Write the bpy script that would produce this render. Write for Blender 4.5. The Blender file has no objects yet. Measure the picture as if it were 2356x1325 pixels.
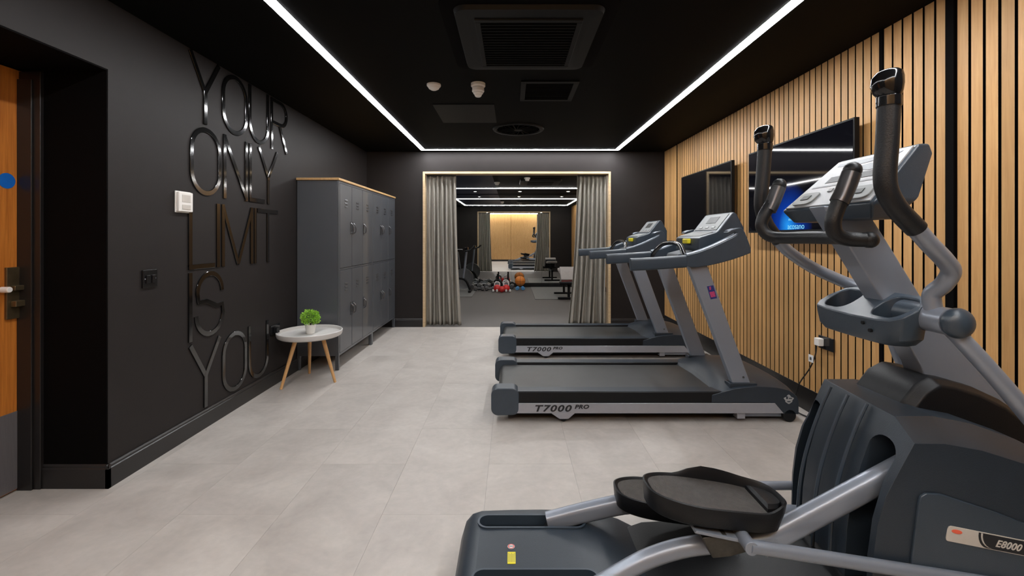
import bpy, bmesh, math, random
from mathutils import Vector, Matrix
from math import sin, cos, pi, radians as R

C = bpy.context.scene.collection
S = bpy.context.scene
random.seed(7)

# ------------------------------------------------------------------ camera, world, exposure
cam_d = bpy.data.cameras.new('camera')
cam_d.sensor_width = 36.0
cam_d.lens = 16.04
cam_d.shift_y = -0.0499
cam_d.clip_start = 0.02
cam = bpy.data.objects.new('camera', cam_d)
C.objects.link(cam)
cam.location = (0, 0, 1.27)
cam.rotation_euler = (R(90), 0, 0)
S.camera = cam

w = bpy.data.worlds.new('world'); S.world = w
w.use_nodes = True
w.node_tree.nodes['Background'].inputs[0].default_value = (0.02, 0.022, 0.025, 1)
w.node_tree.nodes['Background'].inputs[1].default_value = 1.0
S.view_settings.view_transform = 'Standard'
S.view_settings.look = 'None'
S.view_settings.gamma = 1.0
S.view_settings.use_curve_mapping = False
S.view_settings.exposure = 0.0
S.cycles.max_bounces = 10
S.cycles.diffuse_bounces = 5
S.cycles.glossy_bounces = 6
S.cycles.sample_clamp_indirect = 6.0

LED_MAIN = 62.0      # ceiling strips of the front room
LED_BACK = 50.0      # strips of the second room
SPOT_E = 60.0

# ------------------------------------------------------------------ materials
MATS = {}
def mat(name, col, rough=0.5, metal=0.0, emit=None, estr=0.0, noise=0.0, nscale=20.0,
        bump=0.0, bscale=80.0, objvar=0.0, stretch=None, coat=0.0, spec=0.5, rvar=0.0):
    m = bpy.data.materials.new(name); m.use_nodes = True
    nt = m.node_tree; N = nt.nodes; L = nt.links
    b = N['Principled BSDF']
    b.inputs['Base Color'].default_value = (*col, 1)
    b.inputs['Roughness'].default_value = rough
    b.inputs['Metallic'].default_value = metal
    b.inputs['Specular IOR Level'].default_value = spec
    if coat:
        b.inputs['Coat Weight'].default_value = coat
        b.inputs['Coat Roughness'].default_value = 0.08
    if emit:
        b.inputs['Emission Color'].default_value = (*emit, 1)
        b.inputs['Emission Strength'].default_value = estr
    tc = N.new('ShaderNodeTexCoord')
    src = tc.outputs['Object']
    if stretch or objvar:
        mp = N.new('ShaderNodeMapping')
        if stretch: mp.inputs['Scale'].default_value = stretch
        L.new(src, mp.inputs['Vector'])
        if objvar:
            oi = N.new('ShaderNodeObjectInfo')
            mu = N.new('ShaderNodeMath'); mu.operation = 'MULTIPLY'; mu.inputs[1].default_value = 37.0
            L.new(oi.outputs['Random'], mu.inputs[0])
            cb = N.new('ShaderNodeCombineXYZ')
            for k in range(3): L.new(mu.outputs[0], cb.inputs[k])
            L.new(cb.outputs[0], mp.inputs['Location'])
        src = mp.outputs[0]
    if noise or objvar or rvar:
        nz = N.new('ShaderNodeTexNoise'); nz.inputs['Scale'].default_value = nscale
        nz.inputs['Detail'].default_value = 6; nz.inputs['Roughness'].default_value = 0.6
        L.new(src, nz.inputs['Vector'])
        mr = N.new('ShaderNodeMapRange')
        mr.inputs['From Min'].default_value = 0.25; mr.inputs['From Max'].default_value = 0.75
        mr.inputs['To Min'].default_value = 1 - noise; mr.inputs['To Max'].default_value = 1 + noise
        L.new(nz.outputs['Fac'], mr.inputs['Value'])
        val = mr.outputs[0]
        if objvar:
            m2 = N.new('ShaderNodeMapRange')
            m2.inputs['To Min'].default_value = 1 - objvar; m2.inputs['To Max'].default_value = 1 + objvar
            L.new(oi.outputs['Random'], m2.inputs['Value'])
            mm = N.new('ShaderNodeMath'); mm.operation = 'MULTIPLY'
            L.new(val, mm.inputs[0]); L.new(m2.outputs[0], mm.inputs[1]); val = mm.outputs[0]
        vm = N.new('ShaderNodeVectorMath'); vm.operation = 'SCALE'
        vm.inputs[0].default_value = col
        L.new(val, vm.inputs['Scale'])
        L.new(vm.outputs[0], b.inputs['Base Color'])
        if rvar:
            m3 = N.new('ShaderNodeMapRange')
            m3.inputs['From Min'].default_value = 0.25; m3.inputs['From Max'].default_value = 0.75
            m3.inputs['To Min'].default_value = max(0.02, rough - rvar); m3.inputs['To Max'].default_value = rough + rvar
            L.new(nz.outputs['Fac'], m3.inputs['Value']); L.new(m3.outputs[0], b.inputs['Roughness'])
    if bump:
        bn = N.new('ShaderNodeTexNoise'); bn.inputs['Scale'].default_value = bscale
        bn.inputs['Detail'].default_value = 3
        L.new(src, bn.inputs['Vector'])
        bp = N.new('ShaderNodeBump'); bp.inputs['Strength'].default_value = bump
        bp.inputs['Distance'].default_value = 0.002
        L.new(bn.outputs['Fac'], bp.inputs['Height']); L.new(bp.outputs[0], b.inputs['Normal'])
    MATS[name] = m
    return m

def wood_mat(name, ca, cb, scale=(1, 1, 1), rough=0.45, objvar=0.12, dens=9.0):
    """long grained timber: stretched noise between two browns"""
    m = bpy.data.materials.new(name); m.use_nodes = True
    nt = m.node_tree; N = nt.nodes; L = nt.links; b = N['Principled BSDF']
    tc = N.new('ShaderNodeTexCoord'); mp = N.new('ShaderNodeMapping')
    mp.inputs['Scale'].default_value = scale
    L.new(tc.outputs['Object'], mp.inputs['Vector'])
    oi = N.new('ShaderNodeObjectInfo')
    mu = N.new('ShaderNodeMath'); mu.operation = 'MULTIPLY'; mu.inputs[1].default_value = 53.0
    L.new(oi.outputs['Random'], mu.inputs[0])
    cbx = N.new('ShaderNodeCombineXYZ')
    for k in range(3): L.new(mu.outputs[0], cbx.inputs[k])
    L.new(cbx.outputs[0], mp.inputs['Location'])
    nz = N.new('ShaderNodeTexNoise'); nz.inputs['Scale'].default_value = dens
    nz.inputs['Detail'].default_value = 7; nz.inputs['Roughness'].default_value = 0.65
    nz.inputs['Distortion'].default_value = 0.4
    L.new(mp.outputs[0], nz.inputs['Vector'])
    cr = N.new('ShaderNodeValToRGB')
    cr.color_ramp.elements[0].position = 0.3; cr.color_ramp.elements[0].color = (*ca, 1)
    cr.color_ramp.elements[1].position = 0.7; cr.color_ramp.elements[1].color = (*cb, 1)
    L.new(nz.outputs['Fac'], cr.inputs[0])
    m2 = N.new('ShaderNodeMapRange')
    m2.inputs['To Min'].default_value = 1 - objvar; m2.inputs['To Max'].default_value = 1 + objvar
    L.new(oi.outputs['Random'], m2.inputs['Value'])
    vm = N.new('ShaderNodeVectorMath'); vm.operation = 'SCALE'
    L.new(cr.outputs[0], vm.inputs[0]); L.new(m2.outputs[0], vm.inputs['Scale'])
    L.new(vm.outputs[0], b.inputs['Base Color'])
    b.inputs['Roughness'].default_value = rough
    bp = N.new('ShaderNodeBump'); bp.inputs['Strength'].default_value = 0.15; bp.inputs['Distance'].default_value = 0.001
    L.new(nz.outputs['Fac'], bp.inputs['Height']); L.new(bp.outputs[0], b.inputs['Normal'])
    MATS[name] = m
    return m

def tile_mat():
    """concrete look vinyl: cloudy greige blotches with faint streaks, tone changes per tile"""
    m = bpy.data.materials.new('concrete_vinyl'); m.use_nodes = True
    nt = m.node_tree; N = nt.nodes; L = nt.links; b = N['Principled BSDF']
    tc = N.new('ShaderNodeTexCoord'); oi = N.new('ShaderNodeObjectInfo')
    mu = N.new('ShaderNodeMath'); mu.operation = 'MULTIPLY'; mu.inputs[1].default_value = 91.0
    L.new(oi.outputs['Random'], mu.inputs[0])
    cb = N.new('ShaderNodeCombineXYZ')
    L.new(mu.outputs[0], cb.inputs[0]); L.new(mu.outputs[0], cb.inputs[2])
    add = N.new('ShaderNodeVectorMath'); add.operation = 'ADD'
    L.new(tc.outputs['Object'], add.inputs[0]); L.new(cb.outputs[0], add.inputs[1])
    n1 = N.new('ShaderNodeTexNoise'); n1.inputs['Scale'].default_value = 3.2; n1.inputs['Detail'].default_value = 7
    n1.inputs['Roughness'].default_value = 0.62; n1.inputs['Distortion'].default_value = 0.6
    L.new(add.outputs[0], n1.inputs['Vector'])
    cr = N.new('ShaderNodeValToRGB')
    cr.color_ramp.elements[0].position = 0.30; cr.color_ramp.elements[0].color = (0.355, 0.324, 0.296, 1)
    cr.color_ramp.elements[1].position = 0.70; cr.color_ramp.elements[1].color = (0.475, 0.440, 0.407, 1)
    L.new(n1.outputs['Fac'], cr.inputs[0])
    n2 = N.new('ShaderNodeTexNoise'); n2.inputs['Scale'].default_value = 30; n2.inputs['Detail'].default_value = 4
    L.new(add.outputs[0], n2.inputs['Vector'])
    m1 = N.new('ShaderNodeMapRange'); m1.inputs['To Min'].default_value = 0.90; m1.inputs['To Max'].default_value = 1.10
    L.new(n2.outputs['Fac'], m1.inputs['Value'])
    m2 = N.new('ShaderNodeMapRange'); m2.inputs['To Min'].default_value = 0.965; m2.inputs['To Max'].default_value = 1.035
    L.new(oi.outputs['Random'], m2.inputs['Value'])
    mm = N.new('ShaderNodeMath'); mm.operation = 'MULTIPLY'
    L.new(m1.outputs[0], mm.inputs[0]); L.new(m2.outputs[0], mm.inputs[1])
    vm = N.new('ShaderNodeVectorMath'); vm.operation = 'SCALE'
    L.new(cr.outputs[0], vm.inputs[0]); L.new(mm.outputs[0], vm.inputs['Scale'])
    L.new(vm.outputs[0], b.inputs['Base Color'])
    m3 = N.new('ShaderNodeMapRange'); m3.inputs['To Min'].default_value = 0.36; m3.inputs['To Max'].default_value = 0.56
    L.new(n1.outputs['Fac'], m3.inputs['Value']); L.new(m3.outputs[0], b.inputs['Roughness'])
    bp = N.new('ShaderNodeBump'); bp.inputs['Strength'].default_value = 0.12; bp.inputs['Distance'].default_value = 0.002
    L.new(n2.outputs['Fac'], bp.inputs['Height']); L.new(bp.outputs[0], b.inputs['Normal'])
    return m

M_tile = tile_mat()
M_wall = mat('black_wall_paint', (0.022, 0.019, 0.0185), 0.5, noise=0.06, nscale=6, bump=0.12, bscale=160, spec=0.14)
M_ceil = mat('black_ceiling_paint', (0.0040, 0.0040, 0.0036), 0.6, noise=0.06, nscale=5, bump=0.1, bscale=140, spec=0.04)
M_skirt = mat('black_satin_trim', (0.012, 0.0105, 0.0105), 0.32, noise=0.05)
M_void = mat('black_backing', (0.0025, 0.002, 0.002), 0.8, noise=0.1, spec=0.06)
M_slat = wood_mat('oak_slat', (0.47, 0.245, 0.085), (0.61, 0.350, 0.138), (14, 14, 0.9), 0.5, 0.16, 4.0)
M_ply = wood_mat('pale_frame_wood', (0.50, 0.36, 0.20), (0.66, 0.50, 0.31), (2, 2, 14), 0.45, 0.05, 4.0)
M_top = wood_mat('locker_top_wood', (0.42, 0.24, 0.10), (0.60, 0.38, 0.17), (14, 1, 14), 0.45, 0.05, 4.0)
M_leg = wood_mat('beech_leg', (0.52, 0.27, 0.10), (0.66, 0.39, 0.17), (18, 18, 2), 0.45, 0.08, 4.0)
M_door = wood_mat('door_veneer', (0.36, 0.105, 0.014), (0.60, 0.21, 0.035), (26, 26, 1.1), 0.35, 0.02, 3.0)
M_letter = mat('gloss_black_acrylic', (0.004, 0.004, 0.004), 0.09, noise=0.05, coat=0.5)
M_led = mat('led_diffuser', (0.9, 0.9, 0.9), 0.5, emit=(0.975, 0.985, 1.0), estr=LED_MAIN)
M_led2 = mat('led_diffuser_rear_room', (0.9, 0.9, 0.9), 0.5, emit=(1.0, 0.97, 0.94), estr=LED_BACK)
M_warm = mat('warm_led', (0.9, 0.8, 0.6), 0.5, emit=(1.0, 0.82, 0.55), estr=48.0)
M_spot = mat('spot_lens', (0.9, 0.9, 0.9), 0.4, emit=(1.0, 0.95, 0.9), estr=SPOT_E)
M_profile = mat('strip_profile', (0.25, 0.25, 0.25), 0.5, noise=0.05)
M_plast = mat('charcoal_plastic', (0.020, 0.029, 0.041), 0.40, noise=0.10, nscale=12, bump=0.25, bscale=420)
M_plast2 = mat('slate_plastic', (0.036, 0.051, 0.070), 0.32, noise=0.08, nscale=12, bump=0.2, bscale=420)
M_black = mat('black_rubber', (0.0075, 0.008, 0.0095), 0.42, noise=0.1, nscale=30, bump=0.2, bscale=300, spec=0.25)
M_foam = mat('black_foam_grip', (0.0105, 0.0115, 0.0135), 0.42, noise=0.15, nscale=40, bump=0.35, bscale=260, spec=0.35)
M_gloss = mat('gloss_black_plastic', (0.008, 0.008, 0.009), 0.12, noise=0.05)
M_silver = mat('silver_paint', (0.255, 0.285, 0.34), 0.32, metal=0.35, noise=0.04, nscale=10, bump=0.08, bscale=500)
M_silver2 = mat('silver_trim', (0.36, 0.37, 0.41), 0.38, metal=0.35, noise=0.04)
M_belt = mat('running_belt_rubber', (0.035, 0.036, 0.036), 0.36, noise=0.25, nscale=9, bump=0.5, bscale=600, stretch=(1, 1, 1))
M_grey = mat('console_grey', (0.22, 0.23, 0.23), 0.48, noise=0.06)
M_lgrey = mat('console_light_grey', (0.34, 0.35, 0.36), 0.36, noise=0.05)
M_white = mat('white_plastic', (0.80, 0.77, 0.73), 0.4, noise=0.03)
M_tabwhite = mat('white_table_paint', (0.62, 0.60, 0.58), 0.35, noise=0.04, nscale=6)
M_pot = mat('white_ceramic_pot', (0.72, 0.70, 0.66), 0.35, noise=0.04)
M_leaf = mat('green_foliage', (0.27, 0.52, 0.05), 0.5, noise=0.45, nscale=45)
M_soil = mat('soil', (0.03, 0.02, 0.012), 0.9, noise=0.3)
M_lock = mat('locker_steel', (0.068, 0.073, 0.083), 0.40, noise=0.05, nscale=5, bump=0.05, coat=0.6)
M_lockside = M_lock
M_handle = mat('dark_metal_handle', (0.10, 0.10, 0.105), 0.28, metal=0.7, noise=0.1)
M_curt = mat('grey_curtain_fabric', (0.29, 0.27, 0.235), 0.75, noise=0.08, nscale=14, bump=0.7, bscale=300)
M_steel = mat('brushed_steel_kick_plate', (0.15, 0.14, 0.145), 0.40, metal=0.25, noise=0.12, nscale=8, stretch=(30, 30, 1))
M_bronze = mat('bronze_hardware', (0.20, 0.155, 0.09), 0.30, metal=0.85, noise=0.2, nscale=14)
M_bluesign = mat('blue_sign_vinyl', (0.005, 0.12, 0.48), 0.4, noise=0.03)
M_wprint = mat('white_print', (0.75, 0.75, 0.75), 0.4, noise=0.02)
M_bprint = mat('black_print', (0.010, 0.010, 0.012), 0.45, noise=0.02)
M_red = mat('red_plastic', (0.62, 0.03, 0.03), 0.35, noise=0.05)
M_redlab = mat('orange_red_print', (0.80, 0.13, 0.07), 0.45, noise=0.05)
M_label = mat('silver_label', (0.56, 0.52, 0.47), 0.42, noise=0.06)
M_yellow = mat('yellow_plastic', (0.72, 0.62, 0.02), 0.4, noise=0.05)
M_orange = mat('orange_ball_rubber', (0.70, 0.22, 0.03), 0.55, noise=0.12, nscale=60, bump=0.5, bscale=200)
M_blue = mat('blue_neoprene', (0.08, 0.30, 0.62), 0.5, noise=0.06)
M_iron = mat('grey_iron', (0.13, 0.135, 0.14), 0.4, metal=0.4, noise=0.2, nscale=40)
M_rub = mat('speckled_rubber_floor', (0.095, 0.086, 0.080), 0.6, noise=0.35, nscale=240, bump=0.3, bscale=200)
M_mat = mat('grey_rubber_mat', (0.155, 0.155, 0.15), 0.55, noise=0.1, nscale=20)
M_mirror = mat('mirror_glass', (0.86, 0.88, 0.86), 0.015, metal=1.0, noise=0.005)
M_pad = mat('grey_bench_vinyl', (0.32, 0.30, 0.29), 0.35, noise=0.08)
M_screenoff = mat('black_screen_glass', (0.003, 0.003, 0.004), 0.04, noise=0.05)
M_bez = mat('screen_bezel', (0.004, 0.004, 0.0045), 0.45, noise=0.05, spec=0.2)
M_lcd = mat('lcd_window', (0.02, 0.022, 0.022), 0.45, noise=0.1)
M_cable = mat('black_cable', (0.01, 0.01, 0.01), 0.5, noise=0.1)
M_navy = mat('navy_print', (0.02, 0.03, 0.16), 0.4, noise=0.3, nscale=200)
M_bluetint = mat('blue_light_tint', (0.004, 0.020, 0.085), 0.5, noise=0.1)  # blue light on the rear ceiling, put into a colour
M_pink = mat('pink_print', (0.45, 0.05, 0.15), 0.4, noise=0.5, nscale=260)
M_olive = mat('plated_bracket', (0.05, 0.047, 0.040), 0.4, metal=0.5, noise=0.4, nscale=30)
M_grille = mat('black_grille', (0.002, 0.002, 0.002), 0.6, noise=0.1, spec=0.08)
M_acp = mat('dark_ac_panel', (0.0045, 0.0044, 0.0042), 0.5, noise=0.05, spec=0.2)
M_ribbed = mat('ribbed_tread', (0.075, 0.068, 0.062), 0.5, noise=0.2, nscale=60)
# ribs for the pedal tread
_nt = M_ribbed.node_tree; _b = _nt.nodes['Principled BSDF']
_tc = _nt.nodes.new('ShaderNodeTexCoord'); _wv = _nt.nodes.new('ShaderNodeTexWave')
_wv.inputs['Scale'].default_value = 90; _wv.inputs['Distortion'].default_value = 2
_nt.links.new(_tc.outputs['Object'], _wv.inputs['Vector'])
_bp = _nt.nodes.new('ShaderNodeBump'); _bp.inputs['Strength'].default_value = 0.8; _bp.inputs['Distance'].default_value = 0.003
_nt.links.new(_wv.outputs['Fac'], _bp.inputs['Height']); _nt.links.new(_bp.outputs[0], _b.inputs['Normal'])

def screen_mat():
    """a switched-on screen: dark, with a blue glow low in the middle"""
    m = bpy.data.materials.new('lit_screen'); m.use_nodes = True
    nt = m.node_tree; N = nt.nodes; L = nt.links; b = N['Principled BSDF']
    b.inputs['Base Color'].default_value = (0.004, 0.004, 0.006, 1); b.inputs['Roughness'].default_value = 0.04
    tc = N.new('ShaderNodeTexCoord')
    sp = N.new('ShaderNodeMapping'); sp.inputs['Location'].default_value = (0, -0.15, 0.86)
    sp.inputs['Scale'].default_value = (1, 3.4, 2.9)
    L.new(tc.outputs['Object'], sp.inputs['Vector'])
    ln = N.new('ShaderNodeVectorMath'); ln.operation = 'LENGTH'
    L.new(sp.outputs[0], ln.inputs[0])
    cr = N.new('ShaderNodeValToRGB')
    e = cr.color_ramp.elements
    e[0].position = 0.0; e[0].color = (0.02, 0.35, 1.0, 1)
    e[1].position = 0.95; e[1].color = (0.0, 0.0, 0.0, 1)
    k = e.new(0.40); k.color = (0.0, 0.04, 0.36, 1)
    L.new(ln.outputs['Value'], cr.inputs[0])
    L.new(cr.outputs[0], b.inputs['Emission Color']); b.inputs['Emission Strength'].default_value = 0.9
    return m
M_screenon = screen_mat()
M_cyan = mat('cyan_screen_text', (0.0, 0.0, 0.0), 0.4, emit=(0.25, 0.75, 1.0), estr=0.9)

# ------------------------------------------------------------------ mesh helpers
class MB:
    def __init__(s): s.bm = bmesh.new()
    def face(s, vs):
        try: return s.bm.faces.new(vs)
        except ValueError: return None
    def box(s, x0, x1, y0, y1, z0, z1):
        v = [s.bm.verts.new(p) for p in ((x0,y0,z0),(x1,y0,z0),(x1,y1,z0),(x0,y1,z0),(x0,y0,z1),(x1,y0,z1),(x1,y1,z1),(x0,y1,z1))]
        for f in ((3,2,1,0),(4,5,6,7),(0,1,5,4),(1,2,6,5),(2,3,7,6),(3,0,4,7)): s.face([v[i] for i in f])
        return s
    def rings(s, rings, caps=True, close=False):
        R_ = [[s.bm.verts.new(p) for p in r] for r in rings]
        n = len(R_[0]); m = len(R_)
        for i in range(m if close else m - 1):
            a, b = R_[i], R_[(i + 1) % m]
            for j in range(n):
                s.face([a[j], a[(j+1) % n], b[(j+1) % n], b[j]])
        if caps and not close:
            s.face(list(reversed(R_[0]))); s.face(R_[-1])
        return s
    def prism(s, poly, axis, a, b):
        def P(u, v, t):
            return {'x': (t, u, v), 'y': (u, t, v), 'z': (u, v, t)}[axis]
        return s.rings([[P(u, v, a) for u, v in poly], [P(u, v, b) for u, v in poly]])
    def cyl(s, p0, p1, r, seg=20, r2=None):
        p0 = Vector(p0); p1 = Vector(p1); d = (p1 - p0).normalized()
        q = d.to_track_quat('Z', 'Y').to_matrix(); u, v = q.col[0], q.col[1]
        r2 = r if r2 is None else r2
        ring = lambda p, rr: [p + (u * cos(2*pi*k/seg) + v * sin(2*pi*k/seg)) * rr for k in range(seg)]
        return s.rings([ring(p0, r), ring(p1, r2)])
    def lathe(s, prof, c=(0,0,0), seg=32, axis='z'):
        rings = []
        for r, h in prof:
            rg = []
            for k in range(seg):
                a = 2*pi*k/seg; x, y = r*cos(a), r*sin(a)
                rg.append({'z': (c[0]+x, c[1]+y, c[2]+h), 'y': (c[0]+x, c[1]+h, c[2]+y), 'x': (c[0]+h, c[1]+x, c[2]+y)}[axis])
            rings.append(rg)
        return s.rings(rings)
    def ball(s, c, rx, ry=None, rz=None, seg=20, rg=12):
        ry = ry or rx; rz = rz or rx
        prof = [(sin(pi*i/rg), -cos(pi*i/rg)) for i in range(1, rg)]
        rings = [[(c[0]+rx*r*cos(2*pi*k/seg), c[1]+ry*r*sin(2*pi*k/seg), c[2]+rz*h) for k in range(seg)] for r, h in prof]
        return s.rings(rings)
    def tube(s, pts, r, seg=16, smooth=6, prof=None, up=None, caps=True):
        """sweep a circle (radius r, number or list) or a flat profile along points"""
        pts = [Vector(p) for p in pts]
        rad = r if isinstance(r, (list, tuple)) else [r] * len(pts)
        if smooth and len(pts) > 2:
            P2, R2 = [], []
            for i in range(len(pts) - 1):
                p0 = pts[max(i-1, 0)]; p1 = pts[i]; p2 = pts[i+1]; p3 = pts[min(i+2, len(pts)-1)]
                for k in range(smooth):
                    t = k / smooth
                    P2.append(0.5*((2*p1) + (p2-p0)*t + (2*p0-5*p1+4*p2-p3)*t*t + (3*p1-p0-3*p2+p3)*t**3))
                    R2.append(rad[i]*(1-t) + rad[i+1]*t)
            P2.append(pts[-1]); R2.append(rad[-1]); pts, rad = P2, R2
        if prof is None: prof = [(cos(2*pi*k/seg), sin(2*pi*k/seg)) for k in range(seg)]
        d = (pts[1] - pts[0]).normalized()
        u = Vector(up) if up else (Vector((0,0,1)) if abs(d.z) < 0.9 else Vector((1,0,0)))
        rings = []
        for i, p in enumerate(pts):
            if i == 0: t = pts[1] - pts[0]
            elif i == len(pts) - 1: t = pts[-1] - pts[-2]
            else: t = (pts[i+1]-p).normalized() + (p-pts[i-1]).normalized()
            t.normalize()
            if up: u = Vector(up)
            n = t.cross(u).normalized(); uu = n.cross(t).normalized()
            if not up: u = uu
            rings.append([p + (n*a + uu*b) * rad[i] for a, b in prof])
        return s.rings(rings, caps)
    def xform(s, m):
        bmesh.ops.transform(s.bm, matrix=m, verts=s.bm.verts); return s

def rrect(a, b, r, n=4, cx=0, cy=0):
    """rounded rectangle outline, half sizes a,b"""
    out = []
    for qx, qy, s0 in ((1,1,0),(-1,1,1),(-1,-1,2),(1,-1,3)):
        for k in range(n + 1):
            t = (s0 + k/n) * pi/2
            out.append((cx + qx*(a-r) + r*cos(t), cy + qy*(b-r) + r*sin(t)))
    return out

def root_off(p):
    v = Vector((0,0,0))
    while p is not None:
        v += p.location; p = p.parent
    return v

def obj(name, mb, m, parent=None, bevel=0.0, seg=2, smooth=35, world=True, solid=0, keep_normals=False):
    bm = mb.bm
    if not keep_normals: bmesh.ops.recalc_face_normals(bm, faces=bm.faces)
    if parent is not None and world:
        bmesh.ops.translate(bm, vec=-root_off(parent), verts=bm.verts)
    if smooth:
        lim = R(smooth)
        for f in bm.faces: f.smooth = True
        for e in bm.edges:
            e.smooth = not (len(e.link_faces) == 2 and e.calc_face_angle(0) > lim)
    me = bpy.data.meshes.new(name); bm.to_mesh(me); bm.free()
    o = bpy.data.objects.new(name, me); C.objects.link(o)
    if m: me.materials.append(m)
    if parent is not None: o.parent = parent
    if solid:
        md = o.modifiers.new('solidify', 'SOLIDIFY'); md.thickness = solid; md.offset = 0
    if bevel:
        md = o.modifiers.new('bevel', 'BEVEL'); md.width = bevel; md.segments = seg
        md.limit_method = 'ANGLE'; md.angle_limit = R(30); md.harden_normals = True
    return o

def tag(o, label=None, cat=None, group=None, kind=None):
    if label: o['label'] = label
    if cat: o['category'] = cat
    if group: o['group'] = group
    if kind: o['kind'] = kind
    return o

def thing(name, label, cat, loc=(0,0,0), group=None):
    o = bpy.data.objects.new(name, None); C.objects.link(o)
    o.location = loc; o.empty_display_size = 0.1
    return tag(o, label, cat, group)

def struct(name, mb, m, parent=None, **k):
    o = obj(name, mb, m, parent, **k)
    if parent is None: o['kind'] = 'structure'
    return o

def copy_tree(o, parent=None):
    c = o.copy(); C.objects.link(c); c.parent = parent
    for ch in [x for x in bpy.data.objects if x.parent == o]: copy_tree(ch, c)
    return c

def cut(o, mb, lim=32):
    """subtract a shape from a mesh once, leaving plain geometry behind"""
    bmesh.ops.recalc_face_normals(mb.bm, faces=mb.bm.faces)
    if o.parent is not None: bmesh.ops.translate(mb.bm, vec=-root_off(o.parent), verts=mb.bm.verts)
    me = bpy.data.meshes.new('cutter'); mb.bm.to_mesh(me); mb.bm.free()
    c = bpy.data.objects.new('cutter', me); C.objects.link(c)
    par = o.parent; o.parent = None
    saved = [(m.name, m.width, m.segments) for m in o.modifiers if m.type == 'BEVEL']
    o.modifiers.clear()
    md = o.modifiers.new('b', 'BOOLEAN'); md.object = c; md.operation = 'DIFFERENCE'; md.solver = 'EXACT'
    dg = bpy.context.evaluated_depsgraph_get(); dg.update()
    new = bpy.data.meshes.new_from_object(o.evaluated_get(dg))
    o.modifiers.clear(); old = o.data; o.data = new; bpy.data.meshes.remove(old)
    bpy.data.objects.remove(c); bpy.data.meshes.remove(me)
    o.parent = par
    bm = bmesh.new(); bm.from_mesh(new)
    for f in bm.faces: f.smooth = True
    for e in bm.edges: e.smooth = not (len(e.link_faces) == 2 and e.calc_face_angle(0) > R(lim))
    bm.to_mesh(new); bm.free()
    for nme, wd, sg in saved:
        b = o.modifiers.new(nme, 'BEVEL'); b.width = wd; b.segments = sg; b.limit_method = 'ANGLE'; b.angle_limit = R(32); b.harden_normals = True
    return o

def text(name, body, size, m, parent, loc, rot, depth=0.0006, shear=0.0, space=1.0, bold=0.0, sx=1.0):
    cu = bpy.data.curves.new(name, 'FONT'); cu.body = body; cu.size = size
    cu.extrude = depth; cu.shear = shear; cu.space_character = space; cu.offset = bold
    t = bpy.data.objects.new(name, cu); C.objects.link(t)
    dg = bpy.context.evaluated_depsgraph_get(); dg.update()
    me = bpy.data.meshes.new_from_object(t.evaluated_get(dg))
    bpy.data.objects.remove(t); bpy.data.curves.remove(cu)
    M = Matrix.Translation(Vector(loc) - (root_off(parent) if parent else Vector())) @ rot @ Matrix.Diagonal((sx, 1, 1, 1))
    me.transform(M)
    me.materials.clear(); me.materials.append(m)
    o = bpy.data.objects.new(name, me); C.objects.link(o)
    if parent: o.parent = parent
    return o
FACE_NY = Matrix.Rotation(R(90), 4, 'X')                                    # reads from -Y
FACE_NX = Matrix.Rotation(R(-90), 4, 'Z') @ Matrix.Rotation(R(90), 4, 'X')    # reads from -X

# ------------------------------------------------------------------ dimensions
XL, XR, YF, YB = -2.05, 2.15, 6.44, -0.45      # front room: left, right, far wall, wall behind
ZC = 2.47
XD = -2.48                                      # recessed door plane
Y2, Z2 = 11.6, 2.36                             # mirror plane and ceiling of the second room
OX0, OX1, OZ = -1.227, 1.362, 2.19              # opening between rooms

# ------------------------------------------------------------------ floor
fl = struct('floor', MB().box(XD-0.1, XR+0.02, YB, YF+0.02, -0.06, -0.002), M_skirt)
TW, TL = 0.465, 0.93
def tile_mesh(wd, ln):
    mb = MB(); g = 0.0004
    mb.box(g, wd-g, g, ln-g, -0.004, 0.0)
    return mb
meshes = {}
i0 = int(math.floor((XD - 0.1 + 0.13) / TW)); i = i0
while True:
    x0 = -0.13 + i*TW
    if x0 >= XR: break
    off = 2.087 if i % 2 else 2.087 + TL/2
    j = int(math.floor((YB - off) / TL))
    while off + j*TL < YF:
        y0 = off + j*TL
        a0, a1 = max(x0, XD-0.1), min(x0+TW, XR); b0, b1 = max(y0, YB), min(y0+TL, YF)
        j += 1
        if a1-a0 < 0.01 or b1-b0 < 0.01: continue
        key = (round(a1-a0, 3), round(b1-b0, 3))
        if key in meshes:
            o = bpy.data.objects.new('tile', meshes[key]); C.objects.link(o); o.parent = fl
        else:
            o = obj('tile', tile_mesh(a1-a0, b1-b0), M_tile, fl, world=False, smooth=0); meshes[key] = o.data
        o.location = (a0, b0, 0)
    i += 1

# ------------------------------------------------------------------ shell of the front room
mb = MB()
mb.box(XD-0.1, XL, 2.315, YF, 0, ZC)                 # wall proper
mb.box(XD-0.1, XL, YB, 2.315, 2.12, ZC)              # header over the recess
mb.box(XD-0.1, XD, YB, 1.42, 0, 2.12)                # recessed part beside the door
struct('wall_left', mb, M_wall)
struct('wall_left', MB().box(XD-0.1, XD-0.06, 1.42, 2.315, 0, 2.12), M_void)
mb = MB()
mb.box(XD-0.1, OX0-0.03, YF, YF+0.16, 0, ZC); mb.box(OX1+0.03, XR+0.1, YF, YF+0.16, 0, ZC)
mb.box(OX0-0.03, OX1+0.03, YF, YF+0.16, OZ+0.0, ZC)
struct('wall_far', mb, M_wall)
struct('ceiling', MB().box(XD-0.1, XR+0.1, YB-0.1, YF+0.16, ZC, ZC+0.06), M_ceil)
wr = struct('wall_right', MB().box(XR+0.023, XR+0.1, YB-0.1, YF, 0, ZC), M_void)
wb = struct('wall_back', MB().box(XD-0.1, XR+0.1, YB-0.12, YB-0.02, 0, ZC), M_void)

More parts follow.
